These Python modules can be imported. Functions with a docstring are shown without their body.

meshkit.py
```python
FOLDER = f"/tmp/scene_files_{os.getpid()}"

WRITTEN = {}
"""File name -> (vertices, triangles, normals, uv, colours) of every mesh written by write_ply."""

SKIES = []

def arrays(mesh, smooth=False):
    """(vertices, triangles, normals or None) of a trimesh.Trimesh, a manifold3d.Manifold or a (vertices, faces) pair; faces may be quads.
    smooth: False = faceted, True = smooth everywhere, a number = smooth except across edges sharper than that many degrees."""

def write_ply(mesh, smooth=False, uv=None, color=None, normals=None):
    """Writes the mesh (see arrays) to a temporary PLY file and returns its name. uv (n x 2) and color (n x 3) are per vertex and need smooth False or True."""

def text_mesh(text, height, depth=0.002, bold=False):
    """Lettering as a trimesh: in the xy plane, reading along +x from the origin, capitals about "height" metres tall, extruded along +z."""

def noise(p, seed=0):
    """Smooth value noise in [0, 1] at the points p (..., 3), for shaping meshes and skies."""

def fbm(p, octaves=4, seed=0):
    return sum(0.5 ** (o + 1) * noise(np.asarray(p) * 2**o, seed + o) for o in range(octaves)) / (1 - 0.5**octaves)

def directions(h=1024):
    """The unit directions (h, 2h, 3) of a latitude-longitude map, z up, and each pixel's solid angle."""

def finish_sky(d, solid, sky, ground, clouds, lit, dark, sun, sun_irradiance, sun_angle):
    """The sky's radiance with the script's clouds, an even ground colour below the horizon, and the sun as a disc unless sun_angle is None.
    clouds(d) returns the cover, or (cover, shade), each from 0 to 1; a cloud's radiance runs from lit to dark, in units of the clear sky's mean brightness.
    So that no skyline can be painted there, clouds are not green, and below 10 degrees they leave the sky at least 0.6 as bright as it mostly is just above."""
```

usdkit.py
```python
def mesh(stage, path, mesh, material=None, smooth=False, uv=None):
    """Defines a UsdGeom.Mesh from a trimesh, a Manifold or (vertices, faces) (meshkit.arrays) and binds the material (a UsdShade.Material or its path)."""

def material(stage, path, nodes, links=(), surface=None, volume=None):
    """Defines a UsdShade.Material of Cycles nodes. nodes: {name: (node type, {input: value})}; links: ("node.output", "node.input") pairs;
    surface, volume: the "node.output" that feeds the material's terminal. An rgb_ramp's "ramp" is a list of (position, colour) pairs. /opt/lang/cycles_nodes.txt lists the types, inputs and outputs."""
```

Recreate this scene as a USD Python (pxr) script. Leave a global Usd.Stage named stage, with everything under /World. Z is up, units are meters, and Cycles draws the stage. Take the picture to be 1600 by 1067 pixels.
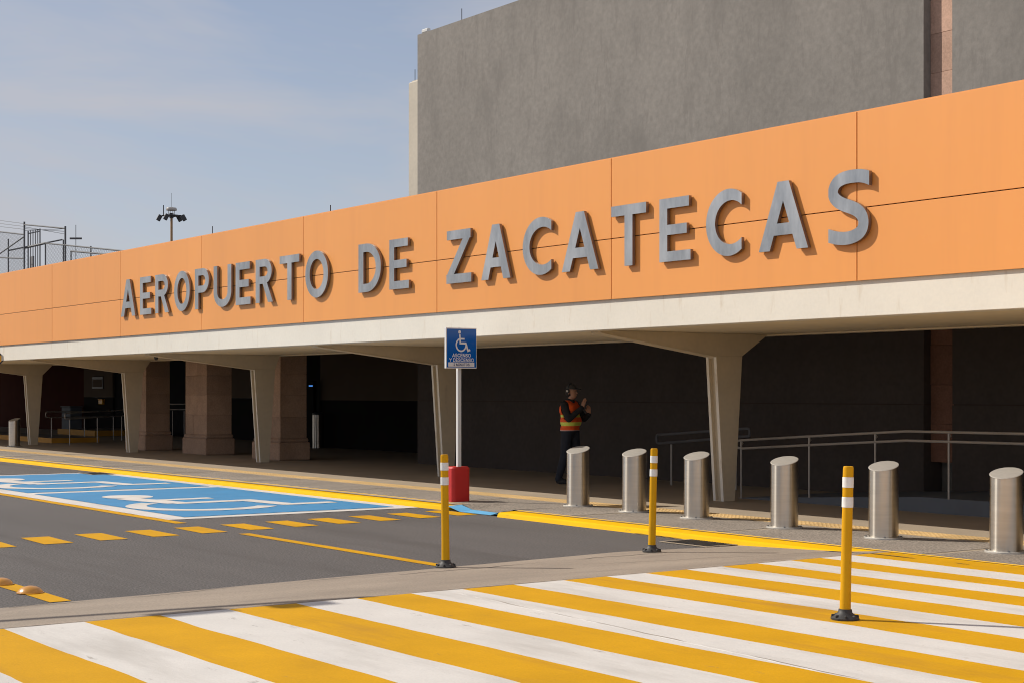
import math, random
import numpy as np, trimesh, manifold3d as m3
from shapely.geometry import Polygon, LineString, box as sbox, Point
from shapely.ops import unary_union
from shapely import affinity
import usdkit, meshkit
from pxr import Usd, UsdGeom, UsdLux, UsdShade, Gf, Sdf, Vt

random.seed(7); np.random.seed(7)
PI = math.pi
stage = Usd.Stage.CreateInMemory()
UsdGeom.SetStageUpAxis(stage, 'Z'); UsdGeom.SetStageMetersPerUnit(stage, 1.0)
UsdGeom.Xform.Define(stage, '/World'); UsdGeom.Scope.Define(stage, '/World/Looks')

# ------------------------------------------------------------------ camera
EYE = 1.68                                   # metres above the road
F_PX, U0, VH, W_PX = 2475.0, 800.0, 613.0, 1600.0
YAW = math.atan2(1775.0, F_PX)
FWD = np.array([-math.cos(YAW), math.sin(YAW), 0.0]); RGT = np.array([math.sin(YAW), math.cos(YAW), 0.0])
cam = UsdGeom.Camera.Define(stage, '/World/camera')
M = Gf.Matrix4d(1.0)
for i, r in enumerate((RGT, np.array([0, 0, 1.0]), -FWD)):
    M.SetRow(i, Gf.Vec4d(float(r[0]), float(r[1]), float(r[2]), 0))
M.SetRow(3, Gf.Vec4d(0, 0, EYE, 1))
cam.AddTransformOp().Set(M)
cam.CreateHorizontalApertureAttr(36.0); cam.CreateVerticalApertureAttr(36.0 * 682 / 1024)
cam.CreateFocalLengthAttr(36.0 * F_PX / W_PX)
cam.CreateVerticalApertureOffsetAttr((VH - 533.5) / W_PX * 36.0)
cam.CreateClippingRangeAttr(Gf.Vec2f(0.1, 5000))
cam.CreateExposureAttr(0.28)

# ------------------------------------------------------------------ sun and sky
SUN_EL = math.radians(39.5)
SUN_H = np.array([-0.82, -0.572])            # horizontal direction towards the sun
SUN_ROT = math.atan2(SUN_H[0], SUN_H[1])
sun = UsdLux.DistantLight.Define(stage, '/World/sun')
sun.CreateIntensityAttr(1.0); sun.CreateAngleAttr(0.5); sun.CreateNormalizeAttr(True) if hasattr(sun, 'CreateNormalizeAttr') else None
sun.CreateColorAttr(Gf.Vec3f(1.0, 0.93, 0.83))
ts = np.array([SUN_H[0] * math.cos(SUN_EL), SUN_H[1] * math.cos(SUN_EL), math.sin(SUN_EL)]); ts /= np.linalg.norm(ts)
xs = np.cross([0, 0, 1.0], ts); xs /= np.linalg.norm(xs); ys = np.cross(ts, xs)
Ms = Gf.Matrix4d(1.0)
for i, r in enumerate((xs, ys, ts)):
    Ms.SetRow(i, Gf.Vec4d(float(r[0]), float(r[1]), float(r[2]), 0))
sun.AddTransformOp().Set(Ms)
SKY_STRENGTH = 0.085
dome = UsdLux.DomeLight.Define(stage, '/World/sky')
sky_mat = usdkit.material(stage, '/World/Looks/sky', {
    'sky': ('sky_texture', {'sky_type': 'single_scattering', 'sun_disc': False, 'sun_elevation': SUN_EL, 'sun_rotation': SUN_ROT,
                            'altitude': 2000.0, 'air_density': 1.0, 'aerosol_density': 1.6, 'ozone_density': 1.0}),
    'tc': ('texture_coordinate', {}),
    'map': ('mapping', {'scale': (2.2, 2.2, 9.0), 'rotation': (0.0, 0.12, 0.4)}),
    'n': ('noise_texture', {'scale': 1.3, 'detail': 7.0, 'roughness': 0.55, 'distortion': 0.5}),
    'r': ('map_range', {'from_min': 0.36, 'from_max': 0.66, 'to_min': 0.22, 'to_max': 1.0, 'clamp': True}),
    'mx': ('mix_color', {'b': (5.5, 5.35, 5.6)}),
    'xyz': ('separate_xyz', {}), 'hz': ('map_range', {'from_min': 0.0, 'from_max': 0.34, 'to_min': 0.62, 'to_max': 0.0, 'clamp': True}),
    'hm': ('mix_color', {'b': (4.75, 4.72, 5.05)}),
    'bg': ('background_shader', {'strength': SKY_STRENGTH})},
    [('tc.generated', 'map.vector'), ('map.vector', 'n.vector'), ('n.fac', 'r.value'), ('r.result', 'mx.fac'),
     ('sky.color', 'mx.a'), ('tc.generated', 'xyz.vector'), ('xyz.z', 'hz.value'), ('hz.result', 'hm.fac'), ('mx.result', 'hm.a'), ('hm.result', 'bg.color')], surface='bg.background')
UsdShade.MaterialBindingAPI.Apply(dome.GetPrim()).Bind(sky_mat)

# ------------------------------------------------------------------ helpers
used = {}
def numbered(path):
    n = used.get(path, -1) + 1; used[path] = n
    return path if n == 0 else '%s_%03d' % (path, n)
def tag(p, label=None, cat=None, group=None, kind=None):
    for k, v in (('label', label), ('category', cat), ('group', group), ('kind', kind)):
        if v: p.SetCustomDataByKey(k, v)
    return p
def thing(name, label, cat=None, loc=(0, 0, 0), rotz=0.0, group=None, kind=None, tilt=None):
    x = UsdGeom.Xform.Define(stage, numbered('/World/' + name))
    x.AddTranslateOp().Set(Gf.Vec3d(*map(float, loc)))
    if tilt: x.AddRotateXYZOp().Set(Gf.Vec3f(*tilt))
    elif rotz: x.AddRotateZOp().Set(math.degrees(rotz))
    return tag(x.GetPrim(), label, cat, group, kind)
def obj(name, mesh, mat, parent=None, smooth=False, label=None):
    base = parent.GetPath().pathString if parent is not None else '/World'
    m = usdkit.mesh(stage, numbered(base + '/' + name), mesh, mat, smooth=smooth)
    if label: tag(m.GetPrim(), label)
    return m.GetPrim()
def dup(src, label, loc, rotz=0.0, group=None, tilt=None):
    was = src.GetCustomData()
    r = thing(src.GetName(), label, was.get('category'), loc, rotz, group or was.get('group'), tilt=tilt)
    r.GetReferences().AddInternalReference(src.GetPath()); r.SetInstanceable(True)
    return r
def cat(ms): return trimesh.util.concatenate([to_tm(m) for m in ms])
def to_tm(m):
    if isinstance(m, trimesh.Trimesh): return m
    v, f, _ = meshkit.arrays(m); return trimesh.Trimesh(v, f, process=False)
def bx(x0, x1, y0, y1, z0, z1, c=0.0):
    x0, x1 = sorted((x0, x1)); y0, y1 = sorted((y0, y1)); z0, z1 = sorted((z0, z1))
    if c <= 0:
        b = trimesh.creation.box((x1 - x0, y1 - y0, z1 - z0)); b.apply_translation(((x0 + x1) / 2, (y0 + y1) / 2, (z0 + z1) / 2)); return b
    pts = []
    for x, sx in ((x0, 1), (x1, -1)):
        for y, sy in ((y0, 1), (y1, -1)):
            for z, sz in ((z0, 1), (z1, -1)):
                pts += [(x + sx * c, y + sy * c, z), (x + sx * c, y, z + sz * c), (x, y + sy * c, z + sz * c)]
    return to_tm(m3.Manifold.hull_points(np.array(pts)))
def sheet(poly, z):
    """flat sheet of a shapely polygon at height z, facing up"""
    v, f = trimesh.creation.triangulate_polygon(poly, engine='earcut')
    v3 = np.c_[v, np.full(len(v), z)]
    n = np.cross(v3[f[:, 1]] - v3[f[:, 0]], v3[f[:, 2]] - v3[f[:, 0]])[:, 2]
    f = np.where((n < 0)[:, None], f[:, ::-1], f)
    return trimesh.Trimesh(v3, f, process=False)
def prism(poly, depth):
    return trimesh.creation.extrude_polygon(poly, depth, engine='earcut')
def polys(g):
    return [g] if g.geom_type == 'Polygon' else [p for p in g.geoms if p.geom_type == 'Polygon']
def xprism(pts_yz, x0, x1):
    """prism of a (y, z) outline between x0 and x1"""
    m = prism(Polygon(pts_yz), x1 - x0)
    m.vertices = np.c_[m.vertices[:, 2] + x0, m.vertices[:, 0], m.vertices[:, 1]]
    return m
def tube(pts, r, n=8, cap=True):
    p = np.asarray(pts, float); m = len(p)
    t = np.gradient(p, axis=0) if m > 2 else np.repeat((p[1] - p[0])[None], 2, 0)
    t /= np.linalg.norm(t, axis=1, keepdims=True)
    ref = np.array([0, 0, 1.0]) if abs(t[0][2]) < 0.95 else np.array([1.0, 0, 0])
    a = np.cross(t[0], ref); a /= np.linalg.norm(a); A = []
    for k in range(m):
        a = a - t[k] * (a @ t[k]); a /= np.linalg.norm(a); A.append(a)
    A = np.array(A); B = np.cross(t, A); ang = np.arange(n) * 2 * PI / n
    rr = np.broadcast_to(r, (m,))
    v = (p[:, None] + rr[:, None, None] * (np.cos(ang)[None, :, None] * A[:, None] + np.sin(ang)[None, :, None] * B[:, None])).reshape(-1, 3)
    f = []
    for i in range(m - 1):
        for j in range(n):
            q = (i * n + j, i * n + (j + 1) % n, (i + 1) * n + (j + 1) % n, (i + 1) * n + j)
            f += [(q[0], q[1], q[2]), (q[0], q[2], q[3])]
    if cap:
        c0, c1 = len(v), len(v) + 1; v = np.vstack([v, p[0], p[-1]])
        for j in range(n):
            f += [(c0, (j + 1) % n, j), (c1, (m - 1) * n + j, (m - 1) * n + (j + 1) % n)]
    return trimesh.Trimesh(v, np.array(f), process=False)
def lathe(prof, n=32):
    return trimesh.creation.revolve(np.array(prof, float), sections=n)
def round_path(pts, r, k=5):
    """polyline with rounded corners"""
    pts = [np.array(p, float) for p in pts]; out = [pts[0]]
    for a, b, c in zip(pts, pts[1:], pts[2:]):
        d0, d1 = a - b, c - b; l0, l1 = np.linalg.norm(d0), np.linalg.norm(d1); q = min(r, l0 * .49, l1 * .49)
        p0, p1 = b + d0 / l0 * q, b + d1 / l1 * q
        for t in np.linspace(0, 1, k): out.append((1 - t) ** 2 * p0 + 2 * t * (1 - t) * b + t * t * p1)
    return out + [pts[-1]]
def at(u, v, axis, val):
    """the point of the plane (axis = val) that lies in the direction (u, v) of the 1600 x 1067 photograph"""
    d = FWD + (u - U0) / F_PX * RGT + np.array([0, 0, (VH - v) / F_PX])
    o = np.array([0, 0, EYE]); return o + d * (val - o[axis]) / d[axis]
S = 0.08                                     # pavement and raised crossing above the road

# ------------------------------------------------------------------ materials
def mk(name, col, rough=0.6, var=0.12, scale=2.0, stretch=(1, 1, 1), fine=0.0, fscale=120.0, bump=0.0, bscale=60.0, bdist=0.01,
       metallic=0.0, spot=None, spot_lo=0.62, spot_hi=0.7, spot_scale=3.0, spot_stretch=(1, 1, 1), spec=0.5, aniso=0.0, detail=5.0, coat=0.0, per_piece=0.0, rvar=0.0, speck=None, speck_lo=.62, speck_scale=9.0, speck_amt=.6, speck_stretch=(.35, 1, 1)):
    c = np.array(col, float)
    nodes = {'g': ('geometry', {}), 'm': ('mapping', {'scale': stretch}),
             'n': ('noise_texture', {'scale': scale, 'detail': detail, 'roughness': 0.6}),
             'r': ('rgb_ramp', {'ramp': [(0.25, tuple(c * (1 - var))), (0.5, tuple(c)), (0.75, tuple(np.minimum(c * (1 + var), 1)))]}),
             'p': ('principled_bsdf', {'roughness': rough, 'metallic': metallic, 'specular_ior_level': spec, 'coat_weight': coat, 'anisotropic': aniso, 'anisotropic_rotation': .25 if aniso else 0.0})}
    links = [('g.position', 'm.vector'), ('m.vector', 'n.vector'), ('n.fac', 'r.fac')]
    last = 'r.color'
    if fine:
        nodes['fn'] = ('noise_texture', {'scale': fscale, 'detail': 3.0, 'roughness': 0.7})
        nodes['fr'] = ('map_range', {'from_min': 0.3, 'from_max': 0.7, 'to_min': 1 - fine, 'to_max': 1 + fine})
        nodes['fm'] = ('mix', {'mix_type': 'multiply', 'fac': 1.0})
        links += [('g.position', 'fn.vector'), ('fn.fac', 'fr.value'), (last, 'fm.color1'), ('fr.result', 'fm.color2')]
        last = 'fm.color'
    if spot is not None:
        nodes['sm'] = ('mapping', {'scale': spot_stretch})
        nodes['sn'] = ('noise_texture', {'scale': spot_scale, 'detail': 8.0, 'roughness': 0.65})
        nodes['sr'] = ('map_range', {'from_min': spot_lo, 'from_max': spot_hi, 'to_min': 0.0, 'to_max': 1.0, 'clamp': True})
        nodes['sx'] = ('mix_color', {'b': tuple(spot)})
        links += [('g.position', 'sm.vector'), ('sm.vector', 'sn.vector'), ('sn.fac', 'sr.value'), ('sr.result', 'sx.fac'), (last, 'sx.a')]
        last = 'sx.result'
    if speck is not None:
        nodes['km'] = ('mapping', {'scale': speck_stretch})
        nodes['kn'] = ('noise_texture', {'scale': speck_scale, 'detail': 10.0, 'roughness': 0.75})
        nodes['kr'] = ('map_range', {'from_min': speck_lo, 'from_max': speck_lo + .05, 'to_min': 0.0, 'to_max': speck_amt, 'clamp': True})
        nodes['kx'] = ('mix_color', {'b': tuple(speck)})
        links += [('g.position', 'km.vector'), ('km.vector', 'kn.vector'), ('kn.fac', 'kr.value'), ('kr.result', 'kx.fac'), (last, 'kx.a')]
        last = 'kx.result'
    if per_piece:
        nodes['oi'] = ('object_info', {})
        nodes['om'] = ('map_range', {'from_min': 0.0, 'from_max': 1.0, 'to_min': 1 - per_piece, 'to_max': 1 + per_piece})
        nodes['ox'] = ('mix', {'mix_type': 'multiply', 'fac': 1.0})
        links += [('oi.random', 'om.value'), (last, 'ox.color1'), ('om.result', 'ox.color2')]
        last = 'ox.color'
    links.append((last, 'p.base_color'))
    if rvar:
        nodes['rr'] = ('map_range', {'from_min': 0.3, 'from_max': 0.7, 'to_min': rough - rvar, 'to_max': rough + rvar, 'clamp': True})
        links += [('n.fac', 'rr.value'), ('rr.result', 'p.roughness')]
    if aniso:
        nodes['tg'] = ('tangent', {'direction_type': 'radial', 'axis': 'z'}); links.append(('tg.tangent', 'p.tangent'))
    if bump:
        nodes['bn'] = ('noise_texture', {'scale': bscale, 'detail': 4.0, 'roughness': 0.6})
        nodes['b'] = ('bump', {'strength': bump, 'distance': bdist})
        links += [('g.position' if stretch == (1, 1, 1) else 'm.vector', 'bn.vector'), ('bn.fac', 'b.height'), ('b.normal', 'p.normal')]
    return usdkit.material(stage, '/World/Looks/' + name, nodes, links, surface='p.BSDF')

A = {}
A['asphalt'] = mk('asphalt', (.086, .078, .074), .85, .2, .5, (.35, 1.2, 1), fine=.85, fscale=50, bump=.6, bscale=140, bdist=.008, spot=(.06, .052, .048), spot_lo=.52, spot_hi=.72, spot_scale=.8, spot_stretch=(.22, 1.5, 1))
A['strip'] = mk('strip_concrete', (.275, .225, .175), .85, .2, 1.3, (1.2, .35, 1), fine=.22, fscale=60, bump=.25, bscale=90, bdist=.004, spot=(.2, .16, .13), spot_lo=.58, spot_hi=.72, spot_scale=2, spot_stretch=(1.5, .3, 1))
A['slab'] = mk('exposed_aggregate', (.225, .19, .155), .9, .2, 1.2, fine=.7, fscale=40, bump=.5, bscale=120, bdist=.006, per_piece=.07)
A['pave'] = mk('smooth_pavement', (.34, .275, .2), .8, .12, 1.0, fine=.12, fscale=50, bump=.15, bscale=60, bdist=.003)
A['floor'] = mk('portico_floor', (.13, .115, .1), .6, .15, 1.2, fine=.1, fscale=40)
A['tactile'] = mk('tactile_tile', (.60, .40, .17), .75, .12, 5, fine=.12, per_piece=.1)
A['yellow'] = mk('yellow_road_paint', (.56, .29, .002), .75, .1, 1.5, fine=.07, fscale=70, bump=.4, bscale=130, bdist=.004, spec=.15, spot=(.4, .2, .02), spot_lo=.52, spot_hi=.78, spot_scale=1.5, spot_stretch=(.3, 1.5, 1), speck=(.22, .16, .09), speck_lo=.63, speck_amt=.55)
A['white'] = mk('white_road_paint', (.6, .575, .54), .65, .07, 1.5, fine=.06, fscale=70, bump=.4, bscale=130, bdist=.004, spec=.2, spot=(.42, .395, .36), spot_lo=.5, spot_hi=.8, spot_scale=1.5, spot_stretch=(.3, 1.5, 1), speck=(.26, .23, .2), speck_lo=.62, speck_amt=.6)
A['kerb'] = mk('kerb_yellow_paint', (.78, .44, .0), .7, spec=.12, var=.08, scale=2, fine=.06, spot=(.45, .27, .03), spot_lo=.58, spot_hi=.72, spot_scale=2.5, spot_stretch=(.5, 1, 1), speck=(.2, .15, .08), speck_lo=.65, speck_amt=.7, speck_scale=6)
A['blue'] = mk('blue_road_paint', (.03, .205, .42), .75, .1, 1.6, fine=.07, fscale=70, bump=.3, bscale=120, bdist=.003)
A['blue2'] = mk('light_blue_ramp_paint', (.10, .36, .62), .75, .1, 2, fine=.06)
A['orange'] = mk('orange_panel', (.785, .322, .082), .45, .035, .6, (1, 1, .25), per_piece=.025, bump=.16, bscale=.9, bdist=.03, spot=(.68, .275, .08), spot_lo=.5, spot_hi=1.15, spot_scale=1.6, spot_stretch=(1.6, 1, .12))
A['joint'] = mk('joint_backing', (.05, .03, .02), .8, .1)
A['cream'] = mk('cream_beam_paint', (.73, .685, .595), .6, .05, 1.2, fine=.03, fscale=20, spot=(.55, .46, .34), spot_lo=.58, spot_hi=.8, spot_scale=4, spot_stretch=(1.5, 1, .3), bump=.1, bscale=14, bdist=.01)
A['column'] = mk('column_paint', (.60, .51, .37), .7, .08, 1.5, fine=.04, fscale=15, spot=(.5, .41, .29), spot_lo=.62, spot_hi=.75, spot_scale=4, spot_stretch=(2, 2, .4))
A['lit_flange'] = mk('flange_painted_light', (.82, .77, .67), .6, .06, 2, spot=(.5, .38, .22), spot_lo=.55, spot_hi=.75, spot_scale=5, spot_stretch=(2, 2, .5))  # paler than the column: bounce from the sunlit road put into the colour
A['soffit'] = mk('soffit_paint', (.74, .64, .47), .75, .07, .8, fine=.04, fscale=12)
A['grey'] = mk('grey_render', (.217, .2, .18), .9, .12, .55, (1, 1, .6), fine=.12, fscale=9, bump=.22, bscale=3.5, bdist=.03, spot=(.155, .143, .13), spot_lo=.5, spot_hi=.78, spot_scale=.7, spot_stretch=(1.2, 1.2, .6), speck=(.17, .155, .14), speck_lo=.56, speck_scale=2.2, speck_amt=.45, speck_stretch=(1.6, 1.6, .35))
A['dark'] = mk('grey_wall_painted_shade', (.078, .065, .058), .85, spec=.15, var=.12, scale=1, fine=.1, fscale=12)  # grey wall below the canopy, its deep shade put into the base colour
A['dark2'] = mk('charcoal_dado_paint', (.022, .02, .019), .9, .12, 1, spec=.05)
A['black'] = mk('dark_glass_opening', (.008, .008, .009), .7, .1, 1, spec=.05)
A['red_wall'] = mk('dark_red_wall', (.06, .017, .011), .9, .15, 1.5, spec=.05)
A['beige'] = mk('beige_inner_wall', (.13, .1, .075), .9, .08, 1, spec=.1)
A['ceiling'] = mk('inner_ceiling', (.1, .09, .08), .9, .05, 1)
A['tower'] = mk('cream_render', (.5, .45, .37), .85, .08, .8, fine=.05, fscale=10)
A['stone'] = mk('pink_quarry_stone', (.42, .28, .195), .85, .16, 2.5, fine=.16, fscale=30, bump=.4, bscale=25, bdist=.01, per_piece=.12, spot=(.33, .21, .15), spot_lo=.55, spot_hi=.75, spot_scale=5)
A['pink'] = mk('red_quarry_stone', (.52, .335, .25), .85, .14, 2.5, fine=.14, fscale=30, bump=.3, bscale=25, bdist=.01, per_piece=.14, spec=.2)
A['pink_shaded'] = mk('quarry_stone_painted_shade', (.22, .115, .08), .9, .14, 2.5, fine=.14, fscale=30, per_piece=.1, spec=.1)  # same pilaster stone under the canopy, darkened to carry the shade there
A['steel'] = mk('brushed_steel', (.62, .57, .50), .25, .08, 8, (.3, .3, 3), metallic=1.0, aniso=.92, spot=(.4, .36, .31), spot_lo=.6, spot_hi=.8, spot_scale=3)
A['steel_cap'] = mk('brushed_steel_cap', (.5, .475, .43), .5, .1, 14, (1, 4, 1), metallic=.5, spec=.6)
A['letter'] = mk('satin_steel_letter', (.42, .43, .44), .3, .3, 1.0, (2.2, 1, .8), metallic=.8, rvar=.1)
A['letter_side_shade'] = mk('letter_return', (.26, .2, .165), .3, .1, 3, metallic=.8)  # steel letter sides, with their shade and orange reflection put into the colour
A['rail'] = mk('rail_steel', (.4, .37, .335), .4, .05, 4, metallic=.35)
A['post'] = mk('yellow_plastic', (.60, .31, .002), .5, .06, 5, spec=.2, spot=(.45, .2, .02), spot_lo=.66, spot_hi=.76, spot_scale=7)
A['reflect'] = mk('reflective_white', (.72, .72, .72), .4, .08, 30)
A['rubber'] = mk('black_rubber', (.03, .028, .027), .6, .25, 12, fine=.3, fscale=60)
A['red'] = mk('red_paint', (.5, .014, .012), .5, .1, 4, bump=.2, bscale=40, bdist=.004, spot=(.32, .01, .01), spot_lo=.6, spot_hi=.75, spot_scale=5)
A['sign_blue'] = mk('sign_blue_film', (.0, .095, .4), .2, .04, 3)
A['sign_white'] = mk('sign_white_film', (.72, .72, .72), .3, .03, 3)
A['sign_navy'] = mk('sign_navy_print', (.01, .03, .14), .4, .05, 3)
A['galv'] = mk('galvanised_pipe', (.1, .1, .105), .6, .2, 3)
A['wire'] = mk('fence_wire', (.2, .2, .21), .6, .1, 3)
A['iron'] = mk('cast_iron', (.035, .033, .032), .6, .3, 6)
A['dark_metal'] = mk('dark_metal', (.03, .031, .035), .45, .2, 5)
A['mast'] = mk('rusty_mast', (.34, .2, .09), .7, .2, 2)
A['white_metal'] = mk('white_enamel', (.62, .62, .6), .4, .05, 2)
A['amber'] = mk('amber_sign_film', (.8, .4, .01), .4, .05, 3)
A['stud'] = mk('amber_stud', (.55, .25, .03), .3, .15, 9, coat=.4)
A['edge_yellow'] = mk('step_edge_paint', (.5, .24, .02), .65, .12, 3)
A['ramp'] = mk('ramp_side_paint', (.12, .135, .155), .7, .12, 2)
A['skin'] = mk('skin', (.42, .22, .14), .5, .06, 8)
A['vest'] = mk('vest_orange', (1.0, .13, .02), .7, .08, 9)
A['vest_y'] = mk('vest_lime_tape', (.85, .95, .15), .5, .06, 9)
A['vest_s'] = mk('vest_silver_edge', (.55, .5, .45), .5, .06, 9)
A['navy'] = mk('navy_trousers', (.018, .022, .034), .85, .2, 12)
A['shirt'] = mk('dark_shirt', (.016, .016, .018), .85, .2, 12)
A['cap'] = mk('grey_cap', (.06, .058, .055), .85, .15, 12)
A['hair'] = mk('black_hair', (.012, .01, .009), .6, .2, 20)
A['kiosk_light'] = usdkit.material(stage, '/World/Looks/kiosk_light', {'e': ('emission', {'color': (.1, .35, 1.0), 'strength': .6})}, [], surface='e.emission')
A['drain'] = A['iron']

# ================================================================== SETTING
# kerb line: back edge of the painted kerb, seen from the road (y as a function of x)
RAMP0, RAMP1 = -18.88, -17.52                 # dropped kerb between these x
def kerb_back(x): return 12.76 if x < RAMP1 else 12.66 - (x - RAMP1) * 0.03
KW = 0.33
road = thing('road', 'grey asphalt road with yellow and white markings', kind='structure')
obj('asphalt', sheet(Polygon([(-700, -700), (700, -700), (700, 700), (-700, 700)]), 0.0), A['asphalt'], road)
def mark(name, poly, mat, z=.004, label=None):
    ms = [sheet(p, z) for p in polys(poly)]
    return obj(name, cat(ms), mat, road, label=label)
def quad(x0, x1, y0, y1): return Polygon([(x0, y0), (x1, y0), (x1, y1), (x0, y1)])
def rough_quad(x0, x1, y0, y1, amp=.012, step=.12, seed=0):
    """painted rectangle with slightly uneven edges"""
    def side(a, b):
        n = max(2, int(np.hypot(*(np.array(b) - a)) / step)); t = np.linspace(0, 1, n, endpoint=False)[:, None]
        p = np.array(a) * (1 - t) + np.array(b) * t
        q = np.c_[p * 2.3, np.full(n, seed)]
        return p + amp * (np.c_[meshkit.fbm(q, 3, seed), meshkit.fbm(q + 31, 3, seed + 5)] - .5) * 2
    c = [(x0, y0), (x1, y0), (x1, y1), (x0, y1)]
    return Polygon(np.vstack([side(c[i], c[(i + 1) % 4]) for i in range(4)]).tolist()).buffer(0)
# accessible parking bays
BY0, BY1 = 8.50, kerb_back(-25) - KW - .03
BX = [-19.62, -26.05, -32.1]
mark('bay_white_border', unary_union([rough_quad(BX[2] - .08, BX[0], BY0, BY1, seed=3)]), A['white'], .004)
for k in range(2):
    mark('bay_blue_field', rough_quad(BX[k + 1] + .17, BX[k] - (.28, .17)[k], BY0 + .34, BY1 - .26, amp=.01, seed=4 + k), A['blue'], .008)
def EL(cx, cy, rx, ry): return affinity.scale(Point(cx, cy).buffer(1, 48), rx, ry)
def wheelchair():
    """access symbol, unit height 1, facing +x, up +y"""
    t = .062
    parts = [Point(.235, .915).buffer(.082)]
    parts.append(LineString([(.245, .80), (.275, .40), (.60, .40), (.73, .06), (.86, .105)]).buffer(t * .75, join_style=2, cap_style=2))
    parts.append(LineString([(.27, .60), (.53, .60)]).buffer(t * .6, cap_style=2))
    a = np.radians(np.arange(112, 371, 6)); c = np.array([.325, .325]); r = .285
    parts.append(LineString([(c[0] + r * math.cos(x), c[1] + r * math.sin(x)) for x in a]).buffer(t * .6, cap_style=2))
    return unary_union(parts)
WC = wheelchair()
def wheelchair_road():
    ln = lambda pts, w: LineString(pts).buffer(w / 2, cap_style=2, join_style=2)
    a = np.radians(np.arange(120, 322, 6))
    return unary_union([EL(.205, .885, .1, .118), ln([(.16, .78), (.225, .42)], .1), ln([(.2, .415), (.515, .42), (.55, .10)], .078), ln([(.52, .125), (.745, .125)], .072), ln([(.2, .62), (.455, .625)], .07),
                        ln([(.256 + .25 * math.cos(t), .262 + .25 * math.sin(t)) for t in a], .078)])
for k in range(2):
    x_base = [-20.8, -27.0][k]; y_left = 9.0
    g = affinity.affine_transform(wheelchair_road(), [0, -3.9, 3.9, 0, x_base, y_left])
    mark('bay_symbol', g, A['white'], .012)
mark('bay_edge_line', rough_quad(-60, BX[0] + .6, BY0 - .17, BY0 - .012, seed=8), A['yellow'], .004)
mark('edge_line', rough_quad(-17.2, -12.72, 8.33, 8.47, seed=9), A['yellow'], .004)
mark('lane_line', rough_quad(-40, -12.46, 4.38, 4.56, seed=10), A['yellow'], .004)
for k in range(-3, 10):
    yc = 6.2 + .667 * k; xc = -17.72 - .128 * (yc - 6.2)
    g = rough_quad(xc - .46, xc + .46, yc - .165, yc + .165, amp=.012, seed=20 + k)
    mark('yellow_dash', affinity.skew(g, ys=-2), A['yellow'], .004)
# concrete apron ramp between the road and the raised crossing
def strip_x(y): return -12.3 - .085 * (np.minimum(y, 10.6) - 3.9) + .17 * np.clip(y - 10.6, 0, 1.4)
CX = -10.75
ny = 60; yy = np.linspace(-14, 12.42, ny)
apron = thing('concrete_apron', 'beige concrete strip sloping from road to crossing', kind='structure')
jag = .03 * (meshkit.fbm(np.c_[yy * 1.1, yy * 0, yy * 0], 4, 3) - .5)
v = np.vstack([np.c_[strip_x(yy) - .05 + jag * 2, yy, np.full(ny, .004)], np.c_[np.full(ny, CX), yy, np.full(ny, S - .004)]])
f = [q for i in range(ny - 1) for q in ((i, i + ny + 1, i + 1), (i, i + ny, i + ny + 1))]
sl = trimesh.Trimesh(v, f, process=False)
obj('concrete', sl, A['strip'], apron)
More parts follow.
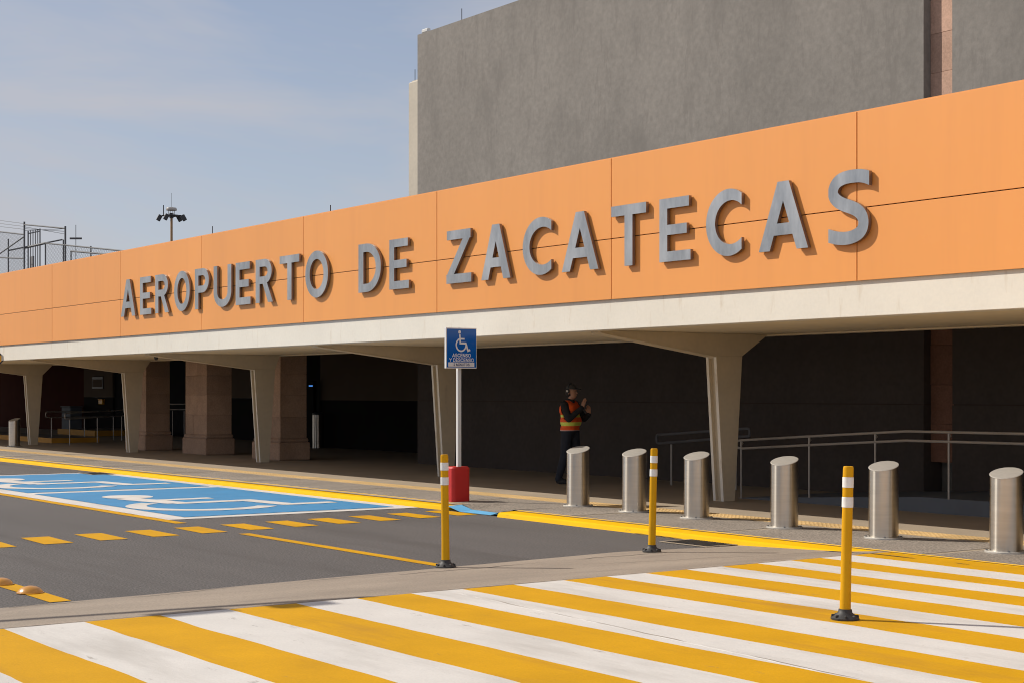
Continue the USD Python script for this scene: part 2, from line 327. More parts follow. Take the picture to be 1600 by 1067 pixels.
# raised crossing
XE = 3.5
crossing = thing('crossing', 'raised pedestrian crossing painted in yellow and white stripes', kind='structure')
obj('table', bx(CX + .012, XE, -14, kerb_back(0) - KW - .11, -.02, S - .006), A['asphalt'], crossing)
obj('exit_slope', trimesh.Trimesh([(XE, -14, S - .006), (XE + 2, -14, .003), (XE + 2, 11.9, .003), (XE, 11.9, S - .006)], [(0, 1, 2), (0, 2, 3)], process=False), A['strip'], crossing)
bounds = [-13.6 + .555 * k for k in range(30)]
bounds = [b for b in bounds if b < 2.7] + [2.9, 3.46, 4.03, 4.58, 5.13, 5.68, 6.2, 6.72, 7.2, 7.72, 8.24, 8.71, 9.17, 9.66, 10.08, 10.54, 10.97, 11.38, 11.82, 12.33]
iw = bounds.index(3.46)
EDGE = [meshkit.fbm(np.c_[np.linspace(CX, XE, 140) * 1.6, np.full(140, j * 7.3), np.zeros(140)], 4, 40) - .5 for j in range(len(bounds))]
xsn = np.linspace(CX + .012, XE - .01, 140)
for j in range(len(bounds) - 1):
    white = (j - iw) % 2 == 0
    slope = -.028 if bounds[j] > 9 else 0.0
    sl0 = -.028 * max(0, min(1, (bounds[j] - 9) / 3)); sl1 = -.028 * max(0, min(1, (bounds[j + 1] - 9) / 3))
    lo = bounds[j] + .045 * EDGE[j] + sl0 * (xsn - CX); hi = bounds[j + 1] + .045 * EDGE[j + 1] + sl1 * (xsn - CX)
    p = Polygon(np.vstack([np.c_[xsn, lo], np.c_[xsn, hi][::-1]]))
    obj('white_stripe' if white else 'yellow_stripe', sheet(p, S), A['white'] if white else A['yellow'], crossing)
xr = np.linspace(-10.6, -3.0, 160)
wob = .05 * (meshkit.fbm(np.c_[xr * 2.2, xr * 0, xr * 0], 4, 9) - .5)
obj('seam_ridge', tube(np.c_[xr, 6.97 - .085 * (xr + 9.7) * .8 + wob, np.full(len(xr), S - .002)], .001 + .005 * meshkit.noise(np.c_[xr * 9, xr * 0, xr * 0]), 5), A['white'], crossing)

A['dirt'] = mk('dirt_line', (.045, .036, .028), .9, .3, 6)
def ribbon(pts, w):
    p = np.asarray(pts, float); t = np.gradient(p, axis=0)[:, :2]; t /= np.linalg.norm(t, axis=1, keepdims=True) + 1e-9
    nrm = np.c_[-t[:, 1], t[:, 0], np.zeros(len(p))]; w = np.broadcast_to(w, (len(p),))[:, None]
    v = np.vstack([p - nrm * w / 2, p + nrm * w / 2]); n = len(p)
    return trimesh.Trimesh(v, [q for i in range(n - 1) for q in ((i, i + 1, i + 1 + n), (i, i + 1 + n, i + n))], process=False)
def apron_z(x, y): return .004 + (S - .008) * np.clip((x - strip_x(y)) / (CX - strip_x(y)), 0, 1)
y_ = np.linspace(0, 12.2, 400); n1 = meshkit.fbm(np.c_[y_ * 3, y_ * 0, y_ * 0], 4, 71)
obj('edge_gap', ribbon(np.c_[CX + .002 + .02 * (n1 - .5), y_, np.full(400, S + .0015)], .004 + .03 * np.clip(n1 - .3, 0, 1)), A['dirt'], apron)
def crack(y0, y1, x0, x1, seed, w=.016):
    y = np.linspace(y0, y1, 160); n = meshkit.fbm(np.c_[y * 1.7, y * 0, y * 0], 5, seed)
    x = np.linspace(x0, x1, 160) + .22 * (n - .5)
    obj('crack', ribbon(np.c_[x, y, apron_z(x, y) + .0035], w * np.clip(2.2 * (meshkit.noise(np.c_[y * 2.3, y * 0, y * 0], seed + 3) - .15), .05, 1)), A['dirt'], apron)
crack(7.6, 11.2, -12.35, -12.5, 5); crack(4.0, 7.6, -12.28, -12.5, 17, .01); crack(9.4, 12.0, -11.9, -11.2, 23, .008)
x_ = np.linspace(-14.5, -9.5, 260); n2 = meshkit.fbm(np.c_[x_ * 2.6, x_ * 0, x_ * 0], 4, 12)
kl = [kerb_back(x) - KW - .04 for x in x_]
zk_ = np.array([float(apron_z(np.array(x), np.array(y))) if x < CX else S for x, y in zip(x_, kl)]) + .004
obj('kerb_foot_dirt', ribbon(np.c_[x_, kl, zk_], .05 * np.clip(n2 - .47, 0, .3) / .3 + .001), A['dirt'], apron)
obj('seam_crack', ribbon(np.c_[xr, 6.985 - .068 * (xr + 9.7) + wob + .012 * (meshkit.noise(np.c_[xr * 5, xr * 0, xr * 0], 6) - .5), np.full(len(xr), S + .0015)], .012 * np.clip(meshkit.fbm(np.c_[xr * 3.1, xr * 0, xr * 0], 4, 8) - .45, 0, .3) / .3 + .0006), A['strip'], crossing)
# pavement
pav = thing('pavement', 'grey aggregate pavement with a tactile strip along the terminal', kind='structure')
TY0, TY1 = 14.06, 14.48
base_poly = Polygon([(-90, 12.6), (RAMP0, 12.6), (RAMP0, 13.29), (RAMP1, 13.29), (RAMP1, 12.6), (6, 12.0), (6, 26), (-90, 26)])
obj('pavement_base', sheet(base_poly, S - .004), A['pave'], pav)
joints = [6, 3.2, .3, -2.6, -5.0, -7.5, -10.35, -13.4, -16.25, -19.5, -22.75, -26.1, -29.6, -33.0, -36.3, -39.7, -43, -46.5, -50, -54, -58, -62, -66, -70, -75]
for a, b in zip(joints, joints[1:]):
    g = Polygon([(a - .05, kerb_back(a)), (a - .05, TY0 - .1), (b + .05, TY0 - .1), (b + .05, kerb_back(b))])
    ramp_cut = Polygon([(RAMP0, 12), (RAMP0, 13.3), (RAMP1, 13.3), (RAMP1, 12)])
    g = g.difference(ramp_cut)
    for q in polys(g): obj('slab', sheet(q, S), A['slab'], pav)
# tactile tiles: one tile with its domes, referenced along the line
def tile_mesh(w, d):
    ms = [bx(-w / 2, w / 2, -d / 2, d / 2, 0, .004)]
    for i in range(6):
        for j in range(6):
            x, y = -w / 2 + w * (i + .5) / 6, -d / 2 + d * (j + .5) / 6
            a = np.arange(6) * PI / 3
            v = np.vstack([np.c_[x + .016 * np.cos(a), y + .016 * np.sin(a), np.full(6, .004)], np.c_[x + .01 * np.cos(a), y + .01 * np.sin(a), np.full(6, .0075)]])
            fs = [t for k in range(6) for t in ((k, (k + 1) % 6, 6 + (k + 1) % 6), (k, 6 + (k + 1) % 6, 6 + k))] + [(6, 7 + k, 8 + k) for k in range(4)]
            ms.append(trimesh.Trimesh(v, fs, process=False))
    return cat(ms)
tm_ = tile_mesh(.402, TY1 - TY0 - .012)
nt = 0
for k in range(170):
    x = -6.0 - .41 * k
    if x < -68: break
    t = tm_.copy()
    t.apply_translation((x, (TY0 + TY1) / 2 + random.uniform(-.003, .003), S - .003 + random.uniform(0, .001)))
    obj('tactile_tile', t, A['tactile'], pav); nt += 1
# painted kerb
kerb = thing('kerb', 'bright yellow painted kerb along the pavement edge', kind='structure')
def kerb_mesh(x0, x1, n):
    xs_ = np.linspace(x0, x1, n); P = []
    for x in xs_:
        yb = kerb_back(x if x0 > RAMP0 else -30); w = .012 * (meshkit.noise(np.array([[x * 1.7, 0, 0]]))[0] - .5)
        P.append([(x, yb, S + .001), (x, yb - .015, S - .010), (x, yb - KW + .03 + w, S - .018), (x, yb - KW + w, S - .034), (x, yb - KW - .025 + w, -.02), (x, yb, -.02)])
    P = np.array(P); m = P.shape[1]; v = P.reshape(-1, 3); fs = []
    for i in range(n - 1):
        for j in range(m):
            a, b = i * m + j, i * m + (j + 1) % m; c, d = a + m, b + m
            fs += [(a, c, b), (b, c, d)]
    fs += [(0, j, j + 1) for j in range(1, m - 1)] + [((n - 1) * m, (n - 1) * m + j + 1, (n - 1) * m + j) for j in range(1, m - 1)]
    t = trimesh.Trimesh(v, fs, process=False); t.fix_normals(); return t
obj('kerb_run', kerb_mesh(-90, RAMP0, 200), A['kerb'], kerb)
obj('kerb_run', kerb_mesh(RAMP1, 6, 90), A['kerb'], kerb)
# dropped kerb with blue flares
r0, r1 = RAMP0, RAMP1
kb = 12.76; kf = kb - KW
dk = thing('dropped_kerb', 'light blue dropped kerb ramp between two yellow kerb ends', kind='structure')
def tri(vs, fs): 
    return trimesh.Trimesh(np.array(vs, float), fs, process=False)
obj('flare', tri([(r0 + .004, kf - .03, S - .012), (r0 + .004, kf + .22, S - .006), (r0 + .30, kf + .20, .026), (r0 + .34, kf - .04, .008)], [(0, 3, 2), (0, 2, 1)]), A['blue2'], dk)
obj('flare', tri([(r1 - .004, kf - .03, S - .012), (r1 - .004, kf + .16, S - .006), (r1 - .22, kf + .14, .026), (r1 - .26, kf - .04, .008)], [(0, 1, 2), (0, 2, 3)]), A['blue2'], dk)
obj('sill', tri([(r0 + .34, kf - .045, .007), (r1 - .26, kf - .045, .007), (r1 - .22, kf + .14, .024), (r0 + .30, kf + .20, .024)], [(0, 1, 2), (0, 2, 3)]), A['blue2'], dk)
obj('ramp', tri([(r0 + .30, kf + .201, .025), (r1 - .22, kf + .141, .025), (r1 - .25, 13.3, S + .002), (r0 + .32, 13.3, S + .002)], [(0, 1, 2), (0, 2, 3)]), A['slab'], dk)
obj('ramp_side', tri([(r0 + .002, kf + .221, S + .005), (r0 + .002, 13.3, S + .002), (r0 + .32, 13.3, S + .0015), (r0 + .30, kf + .201, .0245)], [(0, 3, 2), (0, 2, 1)]), A['slab'], dk)
obj('ramp_side', tri([(r1 - .002, kf + .161, S + .005), (r1 - .002, 13.3, S + .002), (r1 - .25, 13.3, S + .0015), (r1 - .22, kf + .141, .0245)], [(0, 1, 2), (0, 2, 3)]), A['slab'], dk)

# ================================================================== TERMINAL
YF = 13.465                                   # face of the orange panels
ZT, ZJ, ZB, ZW = 4.81, 3.735, 2.925, 2.525    # top, joint, bottom of the panels, bottom of the white beam
term = thing('terminal_canopy', 'long flat entrance canopy with orange panels above a cream edge beam', 'canopy')
obj('backing', bx(-80, 6, YF + .02, YF + .3, ZB + .05, ZT - .02), A['joint'], term)
px = [-7.83 + 4.32 * 3 - 4.32 * k for k in range(0, 20)]
px = [-12.155 + 4.32 * (4 - k) if k <= 4 else None for k in range(5)] + [-16.49, -20.79, -25.165, -29.46, -33.73, -38.12, -42.45, -46.8, -51.1, -55.4, -59.7, -64, -68.4, -72.7, -77]
gp = .007
for a, b in zip(px, px[1:]):
    obj('orange_panel', bx(b + gp, a - gp, YF, YF + .018, ZJ + gp * .8, ZT, .002), A['orange'], term)
    obj('orange_panel', bx(b + gp, a - gp, YF + .001, YF + .018, ZB, ZJ - gp * .8, .002), A['orange'], term)
obj('coping', bx(-80, 6, YF + .004, YF + .33, ZT + .001, ZT + .012), A['orange'], term)
obj('edge_beam', bx(-80, 6, YF + .035, YF + .3, ZW, ZB + .04, .006), A['cream'], term)
obj('soffit', bx(-80, 6, YF + .302, 17.2, ZW + .02, ZW + .16), A['soffit'], term)
obj('soffit_beam', bx(-80, 6, 17.0, 17.2, ZW + .0, ZW + .018), A['soffit'], term)
obj('roof_slab', bx(-80, 6, YF + .31, 19.15, 3.3, 3.6), A['ceiling'], term)
obj('roof_slab', bx(-80, -30.5, 19.16, 27, 3.3, 3.6), A['ceiling'], term)
obj('roof_back_beam', bx(-80, 6, 17.02, 17.19, ZW + .165, 3.295), A['soffit'], term)

# tapered columns with cantilever arms
colspec = [(-17.106, 16.1, 'nearest tapered concrete column, behind the steel bollards'),
           (-25.22, 16.5, 'tapered concrete column right behind the blue access sign pole'),
           (-32.91, 16.5, 'tapered concrete column in front of the rightmost stone pillar'),
           (-40.42, 16.4, 'tapered concrete column in front of the leftmost stone pillar'),
           (-48.03, 16.3, 'farthest tapered column, beside the lone steel bollard at the left edge')]
for X, yb, lab in colspec:
    t = thing('canopy_column', lab, 'column', (X, yb, S), group='tapered columns holding up the canopy')
    zk = 2.215 - S; w = .22
    fy0, fy1 = 0.0, -.15; by0, by1 = .22, .37
    sh = to_m = m3.Manifold(m3.Mesh(np.array(xprism([(fy0, 0), (by0, 0), (by1, zk), (fy1, zk)], -w, 0).vertices, np.float32), np.array(xprism([(fy0, 0), (by0, 0), (by1, zk), (fy1, zk)], -w, 0).faces, np.uint32)))
    g = xprism([(fy0 - .2, .012), (fy0 + .045, .012), (fy1 + .06, zk - .03), (fy1 - .2, zk - .03)], -w + .05, -.055)
    gm = m3.Manifold(m3.Mesh(np.array(g.vertices, np.float32), np.array(g.faces, np.uint32)))
    obj('shaft', sh - gm, A['column'], t)
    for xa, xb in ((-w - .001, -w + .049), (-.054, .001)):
        obj('front_flange', xprism([(fy0 - .004, .002), (fy0 - .0005, .002), (fy1 - .0005, zk - .002), (fy1 - .004, zk - .002)], xa, xb), A['lit_flange'], t)
    yt = YF + .31 - yb; yh = 17.0 - yb; zt = ZW + .017 - S
    obj('arm', xprism([(fy1, zk + .002), (by1, zk + .002), (min(by1 + .56, yh), zt), (yt, zt), (yt, zt - .03), (fy1 - .02, zk + .002)], -w + .004, -.004), A['column'], t)
    obj('arm_edge', xprism([(yt + .02, zt - .045), (yt + .02, zt - .032), (fy1 - .01, zk - .0), (fy1 - .01, zk - .014)], -w - .006, .006), A['column'], t)

# grey rendered block
blk = thing('grey_block', 'tall grey rendered block rising behind the orange canopy', 'building')
WY = 19.2; ZTOP = 9.78; XL = -30.45; SX0, SX1 = -15.99, -15.45
zj = 1.50
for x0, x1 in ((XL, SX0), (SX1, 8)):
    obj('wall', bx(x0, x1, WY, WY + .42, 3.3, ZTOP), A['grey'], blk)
    obj('lower_wall', bx(x0, x1, WY + .004, WY + .42, zj + .008, 3.298), A['dark'], blk, label='upper part of the grey wall under the canopy with shade painted into its colour')
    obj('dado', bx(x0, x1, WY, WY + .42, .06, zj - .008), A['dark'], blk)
    obj('joint', bx(x0 + .01, x1 - .01, WY + .03, WY + .4, zj - .008, zj + .008), A['joint'], blk)
obj('side_wall', bx(XL, XL + .4, WY + .422, 30, .06, ZTOP - .002), A['grey'], blk)
obj('slot_back', bx(SX0 - .3, SX1 + .3, WY + .44, WY + .6, .06, ZTOP), A['grey'], blk)
zz = [.62, 1.2, 1.8, 2.4, 3.0, 3.6, 4.2, 4.75, 5.35, 5.95, 6.55, 7.15, 7.75, 8.35, 8.95, ZTOP]
for a, b in zip(zz, zz[1:]):
    obj('stone_block', bx(SX0 + .004, SX1 - .004, WY + .155 + random.uniform(-.006, .006), WY + .435, a + .0015, b - .0015, .004), A['pink'] if a > 3 else A['pink_shaded'], blk)
obj('roof', bx(XL + .41, 8, WY + .43, 30, ZTOP - .3, ZTOP - .1), A['grey'], blk)
tw = thing('cream_tower', 'narrow cream rendered tower just left of the tall grey block', 'building')
twx = -36.34
obj('wall', bx(twx, -30.6, 22.62, 29, 3.62, 10.02, .03), A['tower'], tw)
obj('parapet', bx(twx + .05, -30.7, 22.7, 28.9, 10.021, 10.06), A['tower'], tw)

# interior walls behind the portico
iw_ = thing('portico_back_wall', 'shaded two-tone inner walls of the terminal behind the stone pillars', 'wall')
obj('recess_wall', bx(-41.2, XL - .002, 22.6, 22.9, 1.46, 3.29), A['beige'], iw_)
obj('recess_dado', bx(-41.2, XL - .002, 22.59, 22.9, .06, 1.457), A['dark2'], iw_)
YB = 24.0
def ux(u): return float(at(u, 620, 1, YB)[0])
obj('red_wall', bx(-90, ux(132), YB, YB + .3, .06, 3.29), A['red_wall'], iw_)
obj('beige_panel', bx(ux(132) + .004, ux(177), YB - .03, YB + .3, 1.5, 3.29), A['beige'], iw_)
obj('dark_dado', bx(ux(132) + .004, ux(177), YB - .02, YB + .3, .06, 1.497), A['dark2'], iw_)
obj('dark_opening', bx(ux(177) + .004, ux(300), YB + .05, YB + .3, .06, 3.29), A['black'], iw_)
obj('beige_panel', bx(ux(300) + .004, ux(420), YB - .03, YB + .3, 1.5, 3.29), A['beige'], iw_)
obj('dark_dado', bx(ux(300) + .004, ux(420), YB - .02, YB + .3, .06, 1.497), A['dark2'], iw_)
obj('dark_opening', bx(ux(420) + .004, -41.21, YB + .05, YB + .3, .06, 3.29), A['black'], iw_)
nt_ = thing('notice_board', 'framed notice on the shaded beige inner wall', 'notice')
p0, p1 = at(144, 588, 1, YB - .06), at(161, 607, 1, YB - .06)
obj('frame', bx(p0[0], p1[0], YB - .07, YB - .033, p1[2], p0[2], .01), A['dark_metal'], nt_)
obj('sheet', bx(p0[0] + .08, p1[0] - .08, YB - .078, YB - .0705, p1[2] + .08, p0[2] - .12), A['beige'], nt_)
ob = thing('orange_wall_box', 'small orange box on dark wall under framed notice', 'box')
q0, q1 = at(155, 624, 1, YB - .1), at(161, 631, 1, YB - .1)
obj('case', bx(q0[0], q1[0], YB - .14, YB - .021, q1[2], q0[2], .015), A['amber'], ob)
obj('lid', bx(q0[0] - .01, q1[0] + .01, YB - .155, YB - .022, q0[2] + .001, q0[2] + .03, .005), A['amber'], ob)

# stone pillars
pil = [(-41.6, 'leftmost pink stone pillar, half hidden by a tapered column'), (-37.66, 'pink stone pillar standing clear between two tapered columns'), (-33.58, 'rightmost pink stone pillar, beside the dark steel bin')]
def stone_pillar(X, lab):
    t = thing('stone_pillar', lab, 'pillar', (X, 17.35, S), group='pink stone pillars under the canopy')
    w, d = 1.3, .7
    obj('plinth', bx(-w - .07, .07, -.07, d + .07, 0, .42, .025), A['stone'], t)
    obj('plinth_moulding', bx(-w - .04, .04, -.04, d + .04, .421, .52, .03), A['stone'], t)
    z = .522; hs = [.5, .52, .5, .5, .48, .3]
    for k, h in enumerate(hs):
        z1 = min(z + h, ZW + .9 - S)
        split = -w * (.45 if k % 2 else .62)
        j = .0015
        obj('stone_block', bx(-w + random.uniform(-.004, .004), split - j, random.uniform(-.004, .004), d, z + j, z1 - j, .004), A['stone'], t)
        obj('stone_block', bx(split + j, random.uniform(-.004, .004), random.uniform(-.004, .004), d, z + j, z1 - j, .004), A['stone'], t)
        z = z1
    return t
for X, lab in pil: stone_pillar(X, lab)

# lettering
def EL(cx, cy, rx, ry): return affinity.scale(Point(cx, cy).buffer(1, 48), rx, ry)
def letter(ch, w, h):
    s = .158 * h / .79 * (.93 if w < .62 else 1); b = .86 * s
    if ch == 'A':
        a = .56 * s; outer = Polygon([(0, 0), (w / 2 - a, h), (w / 2 + a, h), (w, 0)])
        k = 1.1 * s; yi = (w / 2 - k) * h / (w / 2 - a)
        return outer.difference(Polygon([(k, -.01), (w / 2, yi), (w - k, -.01)]).difference(sbox(0, .22 * h, w, .22 * h + b)))
    if ch == 'E': return unary_union([sbox(0, 0, s, h), sbox(0, 0, w, b), sbox(0, h - b, .95 * w, h), sbox(0, .5 * h - b / 2, .88 * w, .5 * h + b / 2)])
    if ch == 'T': return unary_union([sbox(0, h - b, w, h), sbox(w / 2 - s / 2, 0, w / 2 + s / 2, h)])
    if ch == 'Z': return unary_union([sbox(0, 0, w, b), sbox(.02 * w, h - b, w * .97, h), Polygon([(0, b * .8), (w * .97 - 1.3 * s, h - b), (w * .97, h - b * .8), (1.3 * s, b)])])
    if ch == 'O': return EL(w / 2, h / 2, w / 2, h / 2 + .008).difference(EL(w / 2, h / 2, w / 2 - s, h / 2 - b))
    if ch == 'U': return unary_union([sbox(0, .36 * h, w, h), EL(w / 2, .36 * h, w / 2, .365 * h)]).difference(unary_union([sbox(s, .36 * h, w - s, h + 1), EL(w / 2, .36 * h, w / 2 - s, .36 * h - b)]))
    if ch == 'D': return unary_union([sbox(0, 0, .36 * w, h), EL(.36 * w, h / 2, .64 * w, h / 2).intersection(sbox(.3 * w, -1, 2, 2))]).difference(unary_union([sbox(s, b, .36 * w, h - b), EL(.36 * w, h / 2, .64 * w - s, h / 2 - b).intersection(sbox(s, -1, 2, 2))]))
    if ch in 'PR':
        c = .4 if ch == 'P' else .43; m = (1 + c) / 2 * h; r = (1 - c) / 2 * h; ww = w if ch == 'P' else w * .93
        bowl = unary_union([sbox(0, c * h, .55 * ww, h), EL(.55 * ww, m, .45 * ww, r)]).difference(unary_union([sbox(s, c * h + b, .55 * ww, h - b), EL(.55 * ww, m, max(.45 * ww - s, .05), r - b).intersection(sbox(s, -1, 2, 2))]))
        g = unary_union([sbox(0, 0, s, h), bowl])
        if ch == 'R': g = unary_union([g, Polygon([(.34 * w, c * h + b * .6), (.34 * w + 1.1 * s, c * h + b * .6), (w, 0), (w - 1.2 * s, 0)])])
        return g
    if ch == 'C':
        g = EL(.64 * w, h / 2, .64 * w, h / 2 + .006).difference(EL(.70 * w, h / 2, .70 * w - s, h / 2 - .98 * b))
        return g.intersection(sbox(0, -1, w, h + 1)).difference(sbox(.7 * w, .27 * h, 2 * w, .73 * h))
    if ch == 'S':
        from scipy.interpolate import splprep, splev
        e = b / 2 / h
        P = np.array([(1.0, .87), (.80, .915), (.58, .925), (.33, .90), (.16, .82), (.135, .70), (.25, .60), (.5, .515), (.75, .425), (.865, .31), (.83, .175), (.66, .095), (.43, .075), (.21, .09), (.0, .135)]) * [w, h]
        tck, _ = splprep(P.T, s=.0001); q = np.array(splev(np.linspace(-.0, 1, 90), tck)).T
        g = LineString(np.vstack([q[0] + (q[0] - q[1]) * 4, q, q[-1] + (q[-1] - q[-2]) * 4])).buffer(s * .49, cap_style=2)
        return g.intersection(sbox(.01, -1, w, h + 1)).buffer(0)
LET = [('A', -33.170, -32.361), ('E', -32.098, -31.497), ('R', -31.287, -30.587), ('O', -30.322, -29.562), ('P', -29.310, -28.661), ('U', -28.443, -27.662), ('E', -27.468, -26.846), ('R', -26.628, -25.938), ('T', -25.668, -24.924), ('O', -24.699, -23.883),
       ('D', -22.850, -22.129), ('E', -21.864, -21.271), ('Z', -20.190, -19.518), ('A', -19.253, -18.515), ('C', -18.214, -17.542), ('A', -17.301, -16.499), ('T', -16.228, -15.522), ('E', -15.262, -14.677), ('C', -14.394, -13.773), ('A', -13.482, -12.691), ('S', -12.392, -11.784)]
sgn = thing('name_sign', 'raised brushed steel capital letters spelling the airport name across the orange panels', 'sign')
K = 13.405 / 13.25; ZL0, ZL1 = 3.345, 4.152
for ch, x0, x1 in LET:
    x0, x1 = x0 * K, x1 * K
    g = letter(ch, x1 - x0, ZL1 - ZL0)
    ms, ss = [], []
    for p in polys(g):
        p = p.simplify(.0012)
        e = prism(p, .003)                      # face sheet; local z = depth towards the viewer
        e.vertices = np.c_[e.vertices[:, 0] + x0, YF - .0575 - e.vertices[:, 2], e.vertices[:, 1] + ZL0]
        e.invert() if e.volume < 0 else None
        ms.append(e)
        e = prism(p, .043)
        e.vertices = np.c_[e.vertices[:, 0] + x0, YF - .014 - e.vertices[:, 2], e.vertices[:, 1] + ZL0]
        e.invert() if e.volume < 0 else None
        ss.append(e)
    L_ = obj('letter', cat(ms), A['letter'], sgn, label='steel letter ' + ch)
    obj('letter_return', cat(ss), A['letter_side_shade'], L_)
    bs = [p.buffer(-.03) for p in polys(g)]
    ms = []
    for q in bs:
        for p in polys(q):
            if p.is_empty: continue
            e = prism(p.simplify(.004), .0138); e.vertices = np.c_[e.vertices[:, 0] + x0, YF - .0001 - e.vertices[:, 2], e.vertices[:, 1] + ZL0]
            e.invert() if e.volume < 0 else None
            ms.append(e)
    if ms: obj('standoff', cat(ms), A['letter_side_shade'], L_)

# ================================================================== STREET FURNITURE
# steel bollards with slanted caps
def bollard(name, lab, loc):
    t = thing(name, lab, 'bollard', loc, group='steel bollards along the pavement')
    R, zm, sl = .162, .80, .30; d = np.array([-.33, .94]); n = 48
    a = np.arange(n) * 2 * PI / n; c, s_ = np.cos(a), np.sin(a)
    def ring(r, z0, slope): return np.c_[r * c, r * s_, z0 + slope * r * (c * d[0] + s_ * d[1])]
    rings = [ring(R, .018, 0), ring(R, .3, 0), ring(R, zm - .01, sl)]
    v = np.vstack(rings); f = []
    for i in range(2):
        for j in range(n):
            q0, q1 = i * n + j, i * n + (j + 1) % n; f += [(q0, q1, q1 + n), (q0, q1 + n, q0 + n)]
    obj('post', trimesh.Trimesh(v, f, process=False), A['steel'], t, smooth=40)
    v = np.vstack([ring(R, zm - .0098, sl), ring(R + .002, zm - .006, sl), ring(R - .008, zm, sl), [[0, 0, zm + .001]]]); f = []
    for i in range(2):
        for j in range(n):
            q0, q1 = i * n + j, i * n + (j + 1) % n; f += [(q0, q1, q1 + n), (q0, q1 + n, q0 + n)]
    f += [(2 * n + j, 2 * n + (j + 1) % n, 3 * n) for j in range(n)]
    obj('slanted_cap', trimesh.Trimesh(v, f, process=False), A['steel_cap'], t, smooth=35)
    obj('base_plate', lathe([(0, 0), (.213, 0), (.213, .012), (.205, .018), (0, .018)], 40), A['steel_cap'], t, smooth=30)
    for k in range(4):
        b = lathe([(0, .018), (.012, .018), (.012, .028), (0, .03)], 6); b.apply_translation((.19 * math.cos(PI / 4 + k * PI / 2), .19 * math.sin(PI / 4 + k * PI / 2), 0))
        obj('bolt', b, A['galv'], t)
    return t
bpos = [(-17.64, 13.80, 'steel bollard standing in front of the person in the vest'), (-16.34, 13.74, 'steel bollard just left of the middle yellow marker post'),
        (-15.05, 13.69, 'steel bollard just left of the nearest tapered column'), (-13.37, 13.56, 'steel bollard left of the nearest yellow marker post'),
        (-11.78, 13.48, 'steel bollard right of the nearest yellow marker post'), (-10.03, 13.30, 'largest steel bollard, at the right edge of the photo'),
        (-47.0, 15.46, 'lone far steel bollard at the left edge beside a tapered column')]
b0 = bollard('bollard', bpos[0][2], (bpos[0][0], bpos[0][1], S))
for x, y, lab in bpos[1:]: dup(b0, lab, (x, y, S))
# flexible marker posts
def marker(lab, loc, tilt):
    t = thing('marker_post', lab, 'marker post', loc, group='yellow flexible marker posts on the road', tilt=tilt)
    R = .037
    obj('post', lathe([(0, .05), (R + .003, .05), (R + .002, .12), (R, .3), (R, 1.065), (R - .004, 1.08), (R - .012, 1.082), (R - .014, 1.06), (0, 1.06)], 28), A['post'], t, smooth=40)
    for z0 in (.79, .93):
        obj('reflective_band', lathe([(R + .0015, z0), (R + .003, z0 + .002), (R + .003, z0 + .072), (R + .0015, z0 + .074)], 28), A['reflect'], t, smooth=40)
    v, f, n8 = [], [], 8
    base = lathe([(0, 0), (.1, 0), (.1, .012), (.075, .028), (.05, .05), (.046, .072), (.036, .075), (0, .075)], 24)
    obj('base', base, A['rubber'], t, smooth=40)
    for k in range(8):
        r_ = bx(.05, .096, -.006, .006, .012, .034, .003); r_.apply_transform(trimesh.transformations.rotation_matrix(k * PI / 4, (0, 0, 1)))
        obj('base_rib', r_, A['rubber'], t)
    return t
mp = marker('yellow marker post in front of the red sign base', (-12.72, 8.34, .006), (0.6, -.4, 0))
dup(mp, 'middle yellow marker post leaning beside the drain grate', (-12.62, 10.85, .016), tilt=(-1.2, .7, 0))
dup(mp, 'nearest yellow marker post, standing on the striped crossing', (-7.72, 8.43, S + .001), tilt=(-1.1, .7, 0))
# road studs
def stud(lab, loc):
    t = thing('road_stud', lab, 'road stud', loc, group='amber domes on the yellow lane line')
    obj('dome', lathe([(.105, .004), (.1, .016), (.08, .038), (.05, .052), (.02, .058), (0, .059)][::1], 28), A['stud'], t, smooth=60)
    obj('rim', lathe([(.112, 0), (.112, .006), (.104, .008), (.1, 0)], 28), A['stud'], t)
    return t
s0 = stud('amber road stud at the end of the yellow lane line', (-13.14, 4.455, .005))
dup(s0, 'second amber road stud, cut by the left edge of the photo', (-13.86, 4.44, .005))
# drain grates
def grate(name, lab, x0, x1, y0, y1, nb, z):
    t = thing(name, lab, 'drain grate')
    fr = .03
    for a in (bx(x0, x1, y0, y0 + fr, z, z + .006), bx(x0, x1, y1 - fr, y1, z, z + .006), bx(x0, x0 + fr, y0 + fr, y1 - fr, z, z + .006), bx(x1 - fr, x1, y0 + fr, y1 - fr, z, z + .006)):
        obj('frame', a, A['pave'], t)
    obj('pit', bx(x0 + fr, x1 - fr, y0 + fr, y1 - fr, z, z + .001), A['black'], t)
    for k in range(nb):
        x = x0 + fr + (x1 - x0 - 2 * fr) * (k + .5) / nb
        obj('bar', bx(x - .009, x + .009, y0 + fr + .001, y1 - fr - .001, z + .0015, z + .005), A['iron'], t)
grate('drain_grate', 'rectangular iron drain grate beside the yellow kerb', -13.5, -12.72, 11.72, 12.3, 16, .006)
grate('drain_grate', 'black drain grate in the corner of the far blue bay', -32.0, -31.2, 11.85, 12.35, 14, .013)

